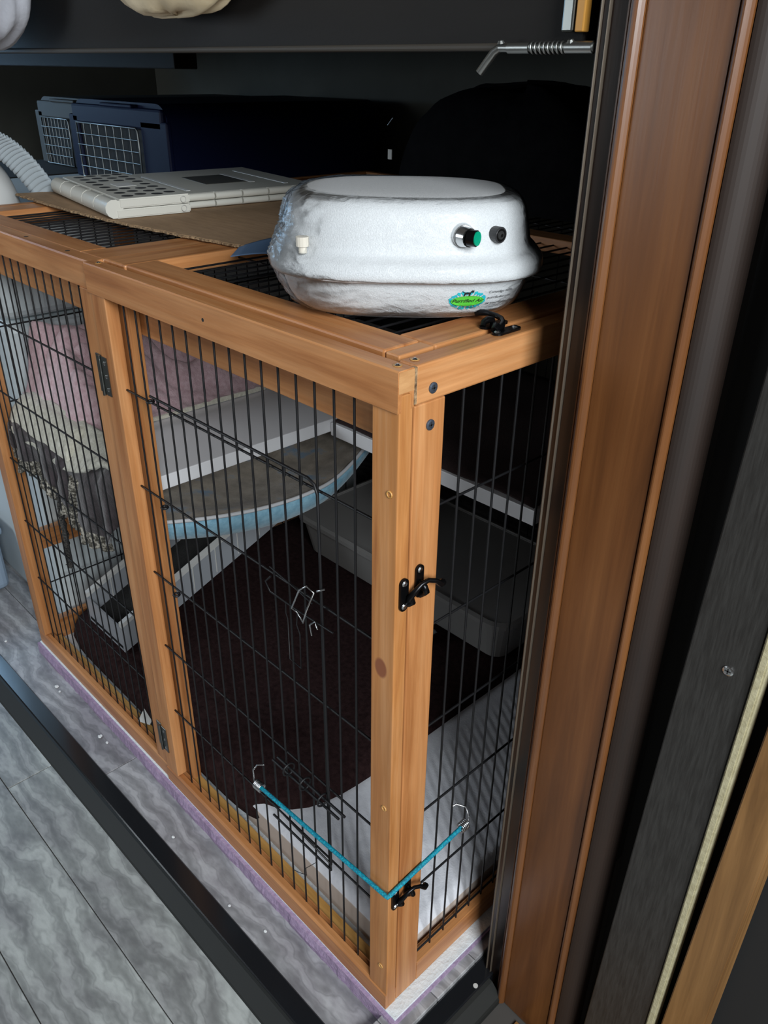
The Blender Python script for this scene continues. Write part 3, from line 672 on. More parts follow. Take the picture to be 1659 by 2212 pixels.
# brown fleece cushion on the floor of the pen
def cush_f(u, v):
    a = u * 2 * math.pi
    ca, sa = math.cos(a), math.sin(a)
    n = 4.0 if (ca > 0 and sa < 0) else 10.0
    n = 12.0 - 5.0 * smooth01(1.6 * ca) * smooth01(-1.6 * sa)
    r = (abs(ca) ** n + abs(sa) ** n) ** (-1 / n)
    hx, hy = 0.410, 0.440
    if v <= 0.80:
        k = v / 0.80; z = 0.079 + 0.008 * (1 - k ** 2) + 0.003 * fb((k * ca * 4, k * sa * 4, 3)) * (1 - k ** 4); z -= 0.009 * max(0, (k - 0.90) / 0.10) ** 2; kk = k * 0.97
    else:
        t = (v - 0.80) / 0.20; z = 0.070 - 0.069 * t; kk = 0.97 + 0.03 * math.sin(math.pi * t)
    return (-0.680 + ca * r * hx * kk, 0.480 + sa * r * hy * kk, z)
tag(sheet('fleece_cushion', cush_f, 120, 30, 'fleece_brown', None, close_u=True), 'dark brown fleece cushion covering the pen floor', 'cushion')
def wpad_f(u, v):
    x = -0.395 + 0.370 * u; y = 0.052 + 0.72 * v
    e = min(min(u, 1 - u) * 0.37, min(v, 1 - v) * 0.72)
    z = 0.062 - 0.012 * (1 - min(1, e / 0.014)) ** 2 + 0.0011 * math.sin((x * 0.5 + y * 0.85) * 420) * min(1, e / 0.02) * smooth01((x + 0.258) / 0.04)
    return (x, y, z)
wp = thing('quilted_pad', 'white ridged pad beside the brown cushion at the pen corner', 'pad', (-0.15, 0.4, 0.0))
sheet('pad_cover', wpad_f, 90, 190, 'pad_white', wp)
box('pad_core', -0.3945, -0.0255, 0.0525, 0.7715, 0.001, 0.0490, 'pad_side', wp, 0.002)
tag(box('front_slat', -1.085, -0.030, 0.0235, 0.0385, 0.001, 0.022, 'pine_pale', None, 0.001), 'pale yellow wood slat lying inside the front bottom rail', 'slat')

# grey litter pan and a grey tray behind
def pan(name, x0, x1, y0, y1, z0, z1, label, cat, wall=0.004, taper=0.02, mat='litter_grey'):
    t = thing(name, label, cat, ((x0 + x1) / 2, (y0 + y1) / 2, z0))
    def rr(x0, x1, y0, y1, r, n=5):
        out = []
        for cx, cy, a0 in ((x1 - r, y0 + r, -90), (x1 - r, y1 - r, 0), (x0 + r, y1 - r, 90), (x0 + r, y0 + r, 180)):
            for k in range(n + 1):
                a = math.radians(a0 + 90 * k / n); out.append((cx + r * math.cos(a), cy + r * math.sin(a)))
        return out
    def loops(ls, nm, mt):
        bm = bmesh.new(); L = [[bm.verts.new((x, y, z)) for x, y in rr(*e, r)] for (e, r, z) in ls]
        for a, b in zip(L, L[1:]):
            n = len(a)
            for i in range(n): bm.faces.new((a[i], a[(i + 1) % n], b[(i + 1) % n], b[i]))
        bm.faces.new(L[0][::-1]); bm.faces.new(L[-1]); return finish(nm, bm, M[mt], t)
    tp = taper
    loops([((x0 + tp, x1 - tp, y0 + tp, y1 - tp), 0.03, z0), ((x0, x1, y0, y1), 0.04, z1), ((x0 + wall, x1 - wall, y0 + wall, y1 - wall), 0.037, z1), ((x0 + tp + wall, x1 - tp - wall, y0 + tp + wall, y1 - tp - wall), 0.03, z0 + 0.02)], 'pan_body', mat)
    loops([((x0 - 0.007, x1 + 0.007, y0 - 0.007, y1 + 0.007), 0.045, z1 - 0.010), ((x0 - 0.008, x1 + 0.008, y0 - 0.008, y1 + 0.008), 0.046, z1), ((x0 + 0.001, x1 - 0.001, y0 + 0.001, y1 - 0.001), 0.04, z1 + 0.003), ((x0 + wall, x1 - wall, y0 + wall, y1 - wall), 0.037, z1 - 0.002)], 'pan_rim', mat)
    return t
lp = pan('litter_pan', -0.930, -0.285, 0.590, 0.900, 0.091, 0.190, 'low grey plastic litter pan at the back of the brown cushion', 'litter pan')
tag(sheet('folded_rag', lambda u, v: (-0.50 + 0.05 * u, 0.530 + 0.05 * v + 0.01 * fb((u * 3, v, 1)), 0.104 + 0.012 * fb((u * 5, v * 5, 2)) - 0.01 * v), 14, 14, 'cloth_white_blue', None, 0.012), 'small pale blue rag lying in front of the grey litter pan', 'rag')
tg = tag(box('paper_tag', -0.716, -0.690, 0.024, 0.050, 0.0355, 0.0365, 'tag_white', None, 0.0003, 1), 'small white paper tag behind the lower panel hinge', 'tag')
tg.rotation_euler = (0.5, 0.1, 0.5)

# ================================================================== WHITE TOTE, BIN, CARRIERS BEYOND THE PEN
tt = thing('storage_tote', 'tall white plastic tote standing against the left end of the pen', 'tote', (-1.47, 0.5, FS))
box('tote_body', -1.80, -1.150, 0.085, 1.0, FS, 0.700, 'tote_white', tt, 0.02, 3)
box('tote_lid', -1.81, -1.138, 0.073, 1.01, 0.705, 0.885, 'tote_white', tt, 0.03, 4)
bn = thing('plastic_bin', 'grey-blue plastic bin on the floor left of the pen', 'bin', (-1.7, -0.1, FS))
box('bin_body', -1.95, -1.425, -0.30, 0.055, FS, 0.125, 'bin_blue', bn, 0.018, 3)
box('bin_lid', -1.96, -1.415, -0.31, 0.062, 0.127, 0.150, 'bin_blue', bn, 0.008, 2)

def carrier(name, x0, x1, y0, y1, z0, z1, mat, label, wires=True):
    t = thing(name, label, 'pet carrier', ((x0 + x1) / 2, (y0 + y1) / 2, z0))
    r = 0.045; n = 8
    prof = [(x0, z0), (x1, z0)]
    for k in range(n + 1):
        a = math.pi / 2 * k / n; prof.append((x1 - r + r * math.cos(a) - 0.012, z1 - r + r * math.sin(a)))
    for k in range(n + 1):
        a = math.pi / 2 + math.pi / 2 * k / n; prof.append((x0 + r + r * math.cos(a) + 0.012, z1 - r + r * math.sin(a)))
    prism('carrier_shell', prof, 'y', y0 + 0.012, y1, mat, t)
    b = box('front_frame', x0, x0 + 0.05, y0, y0 + 0.014, z0, z1 - 0.035, mat, t, 0.004)
    box('front_frame', x1 - 0.115, x1, y0, y0 + 0.014, z0, z1 - 0.035, mat, t, 0.004)
    box('front_frame', x0 + 0.02, x1 - 0.02, y0, y0 + 0.014, z1 - 0.055, z1 - 0.010, mat, t, 0.006)
    box('door_opening', x0 + 0.05, x1 - 0.115, y0 + 0.006, y0 + 0.0115, z0, z1 - 0.055, 'hole', t)
    box('handle_clip', (x0 + x1) / 2 - 0.05, (x0 + x1) / 2 + 0.10, y0 - 0.006, y0 + 0.02, z1 - 0.012, z1 - 0.004, mat, t, 0.003)
    bm = bmesh.new(); xa, xb, za, zb = x0 + 0.052, x1 - 0.118, z0 + 0.003, z1 - 0.052
    fr = [(xa, y0 - 0.006, za), (xb, y0 - 0.006, za), (xb, y0 - 0.006, zb - 0.006), (xb - 0.006, y0 - 0.006, zb), (xa, y0 - 0.006, zb), (xa, y0 - 0.006, za)]
    bm_tube(bm, fr, 0.0022, 6); d = finish('wire_door', bm, M['grey_steel'], t, True)
    for k in range(1, 8):
        x = xa + (xb - xa) * k / 8; tube('wire', [(x, y0 - 0.006, za), (x, y0 - 0.006, zb)], 0.0013, 'grey_steel', d, 5)
    for k in range(1, 5):
        z = za + (zb - za) * k / 5; tube('wire', [(xa, y0 - 0.0085, z), (xb, y0 - 0.0085, z)], 0.0013, 'grey_steel', d, 5)
    return t
carrier('pet_carrier', -1.75, -1.275, 0.55, 1.20, 0.886, 1.066, 'carrier_blue', 'navy blue pet carrier with grey wire door under the bed')
carrier('pet_carrier', -2.12, -1.78, 0.62, 1.20, 0.886, 1.060, 'carrier_grey', 'dull grey pet carrier left of the navy one')
tag(box('side_table', -2.20, -1.815, 0.30, 1.28, FS, 0.884, 'wall_dark', None, 0.004), 'dark cabinet under the dull grey pet carrier', 'cabinet')

# white plastic hood with a ribbed strap, on top of the tote
hd = thing('plastic_hood', 'white plastic hood with grey ribbed strap beside the cardboard', 'hood', (-1.27, 0.1, 0.885))
def hood_f(u, v):
    a = u * 2 * math.pi; t = v * math.pi / 2; n = 3
    ca, sa = math.cos(a), math.sin(a); r = (abs(ca) ** n + abs(sa) ** n) ** (-1 / n)
    k = math.cos(t) ** 0.75
    return (-1.350 + 0.190 * ca * r * k, 0.045 + 0.160 * sa * r * k, 0.886 + 0.150 * math.sin(t))
sheet('hood_shell', hood_f, 48, 16, 'white_plastic', hd, close_u=True)
def strap_f(u, v):
    t = u; c = Vector((-1.150 - 0.02 * t, 0.135 + 0.110 * t, 1.036 - 0.030 * t - 0.085 * t * t))
    wv = Vector((-0.69, -0.72, -0.55)) * 0.042
    q = c + wv * v; q.z += 0.0014 * math.sin(t * 120) + 0.004 * math.sin(math.pi * v)
    return q
sheet('ribbed_strap', strap_f, 130, 6, 'strap', hd, 0.004)
hd.location = hd.location

# ================================================================== THINGS ON THE LID
cb = thing('cardboard_sheet', 'brown cardboard sheet with torn front edge on the pen lid', 'cardboard', (-0.85, 0.45, 0.922))
def cb_pt(u, v):
    # front edge torn, runs from left end to behind the purifier
    a = Vector((-1.195, 0.170, 0)).lerp(Vector((-0.470, 0.205, 0)), u)
    b = Vector((-1.09, 0.68, 0)).lerp(Vector((-0.530, 0.68, 0)), u)
    a.y += -0.025 * math.sin(math.pi * u) + 0.004 * fb((u * 30, 0, 0)) + 0.002 * fb((u * 110, 3, 0))
    p = a.lerp(b, v); p.z = 0.9222
    return p
bm = bmesh.new(); NU, NV = 120, 10
g0 = [[bm.verts.new(cb_pt(i / NU, j / NV)) for j in range(NV + 1)] for i in range(NU + 1)]
g1 = [[bm.verts.new(cb_pt(i / NU, j / NV) + Vector((0, -0.002 * fb((i * 1.3, 0, 7)) if j == 0 else 0, 0.0038))) for j in range(NV + 1)] for i in range(NU + 1)]
for i in range(NU):
    for j in range(NV):
        bm.faces.new((g0[i][j], g0[i][j + 1], g0[i + 1][j + 1], g0[i + 1][j])); bm.faces.new((g1[i][j], g1[i + 1][j], g1[i + 1][j + 1], g1[i][j + 1]))
    bm.faces.new((g0[i][NV], g1[i][NV], g1[i + 1][NV], g0[i + 1][NV]))
for j in range(NV):
    bm.faces.new((g0[0][j], g1[0][j], g1[0][j + 1], g0[0][j + 1])); bm.faces.new((g0[NU][j], g0[NU][j + 1], g1[NU][j + 1], g1[NU][j]))
for i in range(NU): bm.faces.new((g0[i][0], g0[i + 1][0], g1[i + 1][0], g1[i][0]))
finish('cardboard_face', bm, M['cardboard'], cb)
bm = bmesh.new()
bm_tube(bm, [cb_pt(i / 240, 0) + Vector((0, -0.0008 + 0.0012 * fb((i * 0.9, 2, 0)), 0.0014 + 0.0010 * fb((i * 0.8, 5, 0)))) for i in range(241)], [0.0018 + 0.0009 * fb((i * 1.1, 8, 1)) for i in range(241)], 6)
finish('torn_edge', bm, M['cardboard_edge'], cb)

# folded ivory crate: two hinged slabs, perforated end flap
cr = thing('folded_crate', 'folded ivory plastic crate with round holes lying on the cardboard', 'crate', (-0.95, 0.38, 0.93))
cz = 0.9268
def rot_box(name, c, sx, sy, z0, z1, ang, mat, parent, bev=0.003):
    o = box(name, -sx / 2, sx / 2, -sy / 2, sy / 2, z0, z1, mat, parent, bev, 2)
    o.location = Vector((c[0], c[1], (z0 + z1) / 2)) - wloc(parent); o.rotation_euler.z = ang
    return o
CA = math.radians(-10)
def cl(px, py):   # crate local (along, across) to world, origin at the front corner
    o = Vector((-0.805, 0.172, 0)); ex = Vector((-math.cos(CA), -math.sin(CA), 0)); ey = Vector((-math.sin(CA) * -1 * 0 + math.sin(-CA) * 0.55, math.cos(CA), 0)).normalized()
    return o + ex * px + ey * py
def crate_slab(px0, px1, py0, py1, z0, z1, name, mat='crate', bev=0.002):
    bm = bmesh.new(); q = [cl(px0, py0), cl(px1, py0), cl(px1, py1), cl(px0, py1)]
    A = [bm.verts.new((p_.x, p_.y, z0)) for p_ in q]; B = [bm.verts.new((p_.x, p_.y, z1)) for p_ in q]
    for i in range(4): bm.faces.new((A[i], A[(i + 1) % 4], B[(i + 1) % 4], B[i]))
    bm.faces.new(A[::-1]); bm.faces.new(B)
    if bev: bmesh.ops.bevel(bm, geom=list(bm.edges), offset=bev, segments=2, affect='EDGES')
    return finish(name, bm, M[mat], cr)
L = 0.335
crate_slab(0, L, 0.0, 0.128, cz, cz + 0.0135, 'lower_panel'); e1 = crate_slab(0, L, 0.006, 0.128, cz + 0.0145, cz + 0.029, 'end_flap')
crate_slab(0.035, L + 0.02, 0.131, 0.40, cz, cz + 0.0105, 'lower_panel'); e2 = crate_slab(0.035, L + 0.02, 0.131, 0.40, cz + 0.0115, cz + 0.0235, 'side_wall')
# rounded hinge barrels
def barrel(p0, p1, z, r, k, nm, par):
    a, b = cl(*p0), cl(*p1)
    for i in range(k):
        q0, q1 = a.lerp(b, i / k + 0.006), a.lerp(b, (i + 1) / k - 0.006)
        tube(nm, [(q0.x, q0.y, z), (q1.x, q1.y, z)], r, 'crate', par, 12)
barrel((0, -0.002), (L, -0.002), cz + 0.0145, 0.0145, 5, 'hinge_barrel', e1)
barrel((0.033, 0.133), (0.033, 0.40), cz + 0.0055, 0.0055, 5, 'hinge_barrel', e2)
barrel((0.033, 0.133), (0.033, 0.40), cz + 0.0178, 0.0060, 5, 'hinge_barrel', e2)
hole_mesh = None
for i in range(8):
    for j in range(4):
        if i in (3, 4) and j in (1, 2): continue
        p_ = cl(0.028 + i * 0.0395 + (0.010 if j % 2 else 0), 0.030 + j * 0.0255)
        if hole_mesh is None: hole_mesh = disc('round_hole', (p_.x, p_.y, cz + 0.0291), (0, 0, 1), 0.0095, 0.0003, 'hole', e1, 16)
        else: dup(hole_mesh, (p_.x, p_.y, cz + 0.02925), e1)
def cpatch(px0, px1, py0, py1, z, nm, mat, par):
    q = [cl(px0, py0), cl(px1, py0), cl(px1, py1), cl(px0, py1)]; bm = bmesh.new()
    A = [bm.verts.new((p_.x, p_.y, z)) for p_ in q]; B = [bm.verts.new((p_.x, p_.y, z + 0.0006)) for p_ in q]
    for i in range(4): bm.faces.new((A[i], A[(i + 1) % 4], B[(i + 1) % 4], B[i]))
    bm.faces.new(A[::-1]); bm.faces.new(B); return finish(nm, bm, M[mat], par)
cpatch(0.140, 0.185, 0.052, 0.085, cz + 0.0291, 'grip_slot', 'tag_white', e1)
cpatch(0.13, 0.25, 0.215, 0.300, cz + 0.0236, 'handle_recess', 'carrier_grey', e2)
cpatch(0.12, 0.26, 0.302, 0.312, cz + 0.0236, 'handle_lip', 'white_plastic', e2)
cpatch(0.07, 0.30, 0.150, 0.158, cz + 0.0236, 'stiffening_rib', 'white_plastic', e2)
cpatch(0.07, 0.30, 0.350, 0.358, cz + 0.0236, 'stiffening_rib', 'white_plastic', e2)
for pz in (0.0075, 0.0215):
    c0 = cl(-0.0021, 0.115); ring((c0.x, c0.y, cz + pz), 0.0048, 0.0005, 'tag_white', e1, 'pivot_ring', 'x')

tag(sheet('blue_paper', lambda u, v: (-0.462 + 0.11 * u - 0.05 * v, 0.150 + 0.09 * u + 0.05 * v, 0.9235 + 0.022 * u * v + 0.006 * math.sin(u * 4)), 10, 10, 'blue_paper', None, 0.0006), 'crumpled blue paper corner tucked behind the white purifier', 'paper')

# ------------------------------------------------------------------ air purifier
ap = thing('air_purifier', 'white moulded air purifier in clear shrink film on the pen lid', 'air purifier', (-0.185, 0.192, 0.9225))
AU, AV = Vector((math.sin(math.radians(46)), 0, 0)), None
ang = math.radians(45.0)
AU = Vector((math.cos(ang), math.sin(ang), 0)); AV = Vector((-math.sin(ang), math.cos(ang), 0))
AC = Vector((-0.1665, 0.1745, 0.9225))
PROF_LOW = [(0.0, 0.0), (0.55, 0.0), (0.70, 0.0008), (0.78, 0.004), (0.835, 0.010), (0.875, 0.019), (0.905, 0.030), (0.925, 0.0415)]
PROF_UP = [(0.925, 0.0415), (0.985, 0.0415), (1.0, 0.0430), (1.004, 0.0470), (0.996, 0.0545), (0.960, 0.0600), (0.915, 0.0640), (0.900, 0.0685), (0.885, 0.080), (0.870, 0.092), (0.850, 0.1020), (0.815, 0.1085), (0.76, 0.1120), (0.66, 0.1140), (0.45, 0.1150), (0.0, 0.1155)]
def ap_pt(theta, k, z, off=0.0):
    ca, sa = math.cos(theta), math.sin(theta); n = 2.9
    r = (abs(ca) ** n + abs(sa) ** n) ** (-1 / n)
    a, b = 0.1400, 0.122
    return AC + AU * (ca * r * (a * k + off)) + AV * (sa * r * (b * k + off)) + Vector((0, 0, z))
def loft(name, prof, mat, parent, n=96, off=0.0, jit=0.0):
    bm = bmesh.new(); rings = []
    for (k, z) in prof:
        if k == 0.0: rings.append([bm.verts.new(AC + Vector((0, 0, z)))])
        else:
            rings.append([bm.verts.new(ap_pt(2 * math.pi * i / n, k, z, off)) for i in range(n)])
    for a, b in zip(rings, rings[1:]):
        for i in range(n):
            if len(a) == 1: bm.faces.new((a[0], b[i], b[(i + 1) % n]))
            elif len(b) == 1: bm.faces.new((a[i], b[0], a[(i + 1) % n]))
            else: bm.faces.new((a[i], a[(i + 1) % n], b[(i + 1) % n], b[i]))
    return finish(name, bm, M[mat], parent, True)
def dens(prof, k):
    out = []
    for (a, b) in zip(prof, prof[1:]):
        for i in range(k): out.append((a[0] + (b[0] - a[0]) * i / k, a[1] + (b[1] - a[1]) * i / k))
    return out + [prof[-1]]
lower = loft('lower_tub', PROF_LOW, 'pearl', ap); upper = loft('upper_shell', PROF_UP, 'pearl', ap)
# wrinkled clear film around it, bridging the step under the rim
bm = bmesh.new()
FP = [(0.72, 0.0008), (0.825, 0.005), (0.885, 0.013), (0.930, 0.025), (0.972, 0.037), (1.0, 0.043), (1.008, 0.047), (0.99, 0.058), (0.955, 0.068), (0.925, 0.080), (0.895, 0.094), (0.865, 0.1045), (0.815, 0.1105), (0.70, 0.1148)]
def resample(prof, n):
    L = [0.0]
    for a, b in zip(prof, prof[1:]): L.append(L[-1] + math.hypot((b[0] - a[0]) * 0.13, b[1] - a[1]))
    out = []
    for q in range(n):
        d = L[-1] * q / (n - 1); i = max(k for k in range(len(L)) if L[k] <= d + 1e-12); i = min(i, len(prof) - 2)
        t = (d - L[i]) / max(1e-9, L[i + 1] - L[i]); out.append((prof[i][0] + (prof[i + 1][0] - prof[i][0]) * t, prof[i][1] + (prof[i + 1][1] - prof[i][1]) * t))
    return out
NR = 70; NF = 260; rings = []
FB = resample(FP, NR); FH = resample([(0.70, 0.0008)] + PROF_LOW[3:] + PROF_UP[1:-3] + [(0.70, 0.1134)], NR)
for (kb, zb), (kh, zh) in zip(FB, FH):
    rg = []
    for i in range(NF):
        th = 2 * math.pi * i / NF
        lf = smooth01((0.15 - math.cos(th)) * 0.8)          # how loose the film is: loose on the left end
        k, z = kh + (kb - kh) * lf, zh + (zb - zh) * lf
        p0 = ap_pt(th, k, z, 0.0)
        s1 = fb((p0.x * 30 + p0.z * 25, p0.y * 30 - p0.z * 60, p0.z * 40)); s2 = fb((p0.x * 95, p0.y * 95, p0.z * 60))
        ridge = max(0, 1 - abs(s1) * 2.6) ** 3 * (0.10 + 0.9 * lf)
        rg.append(bm.verts.new(ap_pt(th, k, z + 0.0006 + 0.0006 * ridge, 0.0012 + 0.0026 * ridge + 0.0008 * s2 * (0.2 + lf))))
    rings.append(rg)
for a, b in zip(rings, rings[1:]):
    for i in range(NF): bm.faces.new((a[i], a[(i + 1) % NF], b[(i + 1) % NF], b[i]))
finish('shrink_film', bm, M['film'], ap, True)
# knob, socket, plug on the front (front = -AV); theta = -90 deg is the front centre
def on_front(s, z, k):
    """point on the shell at sideways offset s (m along AU) on the front side"""
    best = None
    for i in range(721):
        th = math.radians(-170 + 160 * i / 720); p_ = ap_pt(th, k, z); d = abs((p_ - AC).dot(AU) - s)
        if best is None or d < best[0]: best = (d, p_, th)
    p_, th = best[1], best[2]; q_ = ap_pt(th + 0.01, k, z); tg_ = (q_ - p_).normalized()
    nr = tg_.cross(Vector((0, 0, 1))).normalized()
    if nr.dot(-AV) < 0: nr = -nr
    return p_, nr, th
p_, nr, tg_ = on_front(0.052, 0.0835, 0.880); fw = (-AV * 0.35 + AU * 0.95).normalized()
kn = disc('chrome_collar', p_ - nr * 0.003, nr, 0.0115, 0.008, 'chrome', ap, 20, 0.0105, True)
tube('chrome_stem', [p_ + nr * 0.004, p_ + nr * 0.010 + fw * 0.004], [0.0100, 0.0085], 'chrome', kn, 16)
tube('button_ring', [p_ + nr * 0.010 + fw * 0.003, p_ + nr * 0.0115 + fw * 0.010], [0.0076, 0.0074], 'black_iron', kn, 18)
disc('button_cap', p_ + nr * 0.0115 + fw * 0.0102, (nr * 0.3 + fw).normalized(), 0.0064, 0.0012, 'green_cap', kn, 18)
p_, nr, tg_ = on_front(0.083, 0.0835, 0.880)
so = disc('power_socket', p_ - nr * 0.004, (nr + fw * 0.3).normalized(), 0.0074, 0.011, 'dark_plastic', ap, 18)
c0 = p_ - nr * 0.004 + (nr + fw * 0.3).normalized() * 0.011
disc('socket_ring', c0, (nr + fw * 0.3).normalized(), 0.0058, 0.0005, 'chrome', so, 18)
disc('socket_hole', c0 + nr * 0.0006, (nr + fw * 0.3).normalized(), 0.0038, 0.0004, 'hole', so, 14)
disc('socket_pin', c0 + nr * 0.0010, (nr + fw * 0.3).normalized(), 0.0016, 0.001, 'chrome', so, 10)
p_, nr, tg_ = on_front(-0.097, 0.068, 0.925)
tube('plastic_plug', [p_ + nr * 0.003 - Vector((0, 0, 0.004)), p_ + nr * 0.003 + Vector((0, 0, 0.002)), p_ + nr * 0.003 + Vector((0, 0, 0.0022)), p_ + nr * 0.003 + Vector((0, 0, 0.011))], [0.0040, 0.0040, 0.0064, 0.0064], 'plug', ap, 14, False)
# printed label on the lower tub: flat print laid on the curved wall
def low_k(z):
    for (a, b) in zip(PROF_LOW, PROF_LOW[1:]):
        if a[1] <= z <= b[1] and b[1] > a[1]: return a[0] + (b[0] - a[0]) * (z - a[1]) / (b[1] - a[1])
    return 0.925
TH0 = on_front(0.062, 0.025, low_k(0.025))[2]
arc = [(0.0, TH0)]
def th_of(s):
    st = 0.0012 if s > 0 else -0.0012; th = TH0; d = 0.0
    while abs(d) < abs(s):
        d += (ap_pt(th + st, 0.86, 0.026) - ap_pt(th, 0.86, 0.026)).length * (1 if s > 0 else -1); th += st
    return th
_c = {}
def lab(s, t, off=0.0007):
    key = round(s, 5)
    if key not in _c: _c[key] = th_of(s)
    z = 0.0235 + t * 0.82; return ap_pt(_c[key], low_k(z), z, off)
def patch(name, polys, mat, parent, off):
    bm = bmesh.new()
    for poly in polys:
        bm.faces.new([bm.verts.new(lab(s, t, off)) for s, t in poly])
    return finish(name, bm, M[mat], parent)
def ell(cx, cy, a, b, n=28, rot=0.0):
    return [(cx + a * math.cos(2 * math.pi * k / n) * math.cos(rot) - b * math.sin(2 * math.pi * k / n) * math.sin(rot), cy + a * math.cos(2 * math.pi * k / n) * math.sin(rot) + b * math.sin(2 * math.pi * k / n) * math.cos(rot)) for k in range(n)]
lb = patch('label_sticker', [[(-0.026 + 0.066 * i / 12, -0.0145), (-0.026 + 0.066 * (i + 1) / 12, -0.0145), (-0.026 + 0.066 * (i + 1) / 12, 0.0155), (-0.026 + 0.066 * i / 12, 0.0155)] for i in range(12)], 'pearl', ap, 0.0004)
leaves = []; rnd = random.Random(3)
for k in range(26):
    a = 2 * math.pi * k / 26; r0 = (0.0135 * math.cos(a), 0.0060 * math.sin(a)); r1 = (0.0185 * math.cos(a) + rnd.uniform(-.001, .001), 0.0118 * math.sin(a) + rnd.uniform(-.001, .001))
    dx, dy = r1[0] - r0[0], r1[1] - r0[1]; ln = math.hypot(dx, dy); nx, ny = -dy / ln * 0.0019, dx / ln * 0.0019; mx, my = r0[0] + dx * 0.75, r0[1] + dy * 0.75
    leaves.append([(r0[0] - 0.002, r0[1]), (mx + nx - 0.002, my + ny), (r1[0] - 0.002, r1[1]), (mx - nx - 0.002, my - ny)])
patch('printed_leaves', leaves, 'print_teal', lb, 0.0007)
patch('printed_oval_rim', [ell(-0.002, -0.001, 0.0162, 0.0066)], 'print_black', lb, 0.0008)
patch('printed_oval', [ell(-0.002, -0.0006, 0.0160, 0.0064)], 'print_green', lb, 0.0010)
cx, cy = -0.0035, 0.0058
patch('printed_cat', [[(cx - .0035, cy + .0022), (cx + .0025, cy + .0022), (cx + .0033, cy + .0046), (cx - .0030, cy + .0046)],
                      [(cx - .0035, cy), (cx - .0025, cy), (cx - .0018, cy + .0026), (cx - .0034, cy + .003)], [(cx + .0012, cy), (cx + .0021, cy), (cx + .0027, cy + .003), (cx + .0012, cy + .0026)],
                      ell(cx + .0040, cy + .0052, .0015, .0013, 10), [(cx + .0034, cy + .006), (cx + .0042, cy + .0061), (cx + .0036, cy + .0076)], [(cx + .0043, cy + .0061), (cx + .0052, cy + .0057), (cx + .0052, cy + .0074)],
                      [(cx - .0030, cy + .0046), (cx - .0036, cy + .0040), (cx - .0056, cy + .0055), (cx - .0054, cy + .0061)], [(cx - .0056, cy + .0055), (cx - .0054, cy + .0061), (cx - .0044, cy + .0070), (cx - .0047, cy + .0064)]], 'print_black', lb, 0.0012)
def text(name, s, size, x, y, mat, shear=0.0, off=0.0012, align='LEFT', bold=0.0):
    cu = bpy.data.curves.new(name, 'FONT'); cu.body = s; cu.size = size; cu.shear = shear; cu.align_x = align; cu.resolution_u = 2; cu.offset = bold
    ob = bpy.data.objects.new(name, cu); COL.objects.link(ob); bpy.context.view_layer.update()
    me = bpy.data.meshes.new_from_object(ob.evaluated_get(bpy.context.evaluated_depsgraph_get()))
    bpy.data.objects.remove(ob, do_unlink=True)
    bm = bmesh.new(); bm.from_mesh(me)
    for v in bm.verts: v.co = lab(round(x + v.co.x, 4), y + v.co.y, off)
    o = finish(name, bm, M[mat], lb); return o
text('printed_name', 'Purrified Air', 0.0060, -0.002, -0.0022, 'print_black', 0.35, 0.0013, 'CENTER', 0.00006)
text('printed_tagline', 'advanced cat air purifiers', 0.0018, -0.001, -0.0098, 'print_black', 0.2, 0.0013, 'CENTER')
text('printed_line', 'Cartridge refills', 0.0044, 0.0170, 0.0075, 'print_black')
text('printed_line', 'purrifiedair.com', 0.0044, 0.0170, 0.0005, 'print_black')
text('printed_line', 'or your dealer.', 0.0044, 0.0170, -0.0065, 'print_black')

# black soft bag at the back of the lid
bg = thing('soft_bag', 'black nylon bag behind the white purifier under the bed', 'bag', (-0.55, 0.84, 0.92))
def bag_f(u, v):
    a = u * 2 * math.pi; t = v * math.pi / 2; n = 2.6
    ca, sa = math.cos(a), math.sin(a); r = (abs(ca) ** n + abs(sa) ** n) ** (-1 / n); k = math.cos(t) ** 0.6
    return (-0.53 + 0.27 * ca * r * k, 0.840 + 0.13 * sa * r * k, 0.9228 + (0.190 + 0.02 * fb((ca * 2, sa * 2, 1)) + 0.03 * ca * 0) * math.sin(t) + 0.006 * fb((ca * k * 5, sa * k * 5, t * 3)))
sheet('bag_body', bag_f, 64, 24, 'bag', bg, close_u=True)
tube('zip_glint', [(-0.78, 0.742, 1.045), (-0.765, 0.741, 1.058)], 0.0012, 'chrome', bg, 5)
box('bag_tag', -0.775, -0.764, 0.738, 0.740, 0.985, 1.003, 'tag_white', bg, 0.0003, 1)

# ================================================================== BED ABOVE, LATCH
bed = thing('bunk_bed', 'dark bunk bed platform and side rail above the pen', 'bed', (-0.8, 0.7, 1.16))
sr = box('side_rail', -2.4, 0.030, 0.172, 0.192, 1.162, 1.30, 'bed_board', bed, 0.002)
box('rail_lip', -2.4, 0.030, 0.168, 0.196, 1.1555, 1.1615, 'bed_lip', bed, 0.002)
sr.rotation_euler.y = math.radians(0.35)
box('platform', -2.4, 0.046, 0.197, 1.29, 1.185, 1.215, 'bed_board', bed)
box('cross_beam', -2.3, -1.05, 0.45, 0.50, 1.135, 1.184, 'bed_board', bed, 0.002)
lt = thing('spring_bolt', 'zinc spring bolt with bent handle under the bed rail', 'latch', (0.0, 0.165, 1.156))
ya, za = 0.160, 1.1575
tube('bolt_bar', [(0.048, ya, za), (-0.047, ya, za)], 0.0033, 'grey_steel', lt, 12)
tube('bolt_handle', [(-0.046, ya, za), (-0.051, ya - 0.001, za - 0.003), (-0.056, ya - 0.003, za - 0.010), (-0.062, ya - 0.006, za - 0.019)], [0.0033, 0.0036, 0.0036, 0.0036], 'grey_steel', lt, 12)
tube('barrel_sleeve', [(0.047, ya, za), (0.022, ya, za)], 0.0046, 'grey_steel', lt, 12)
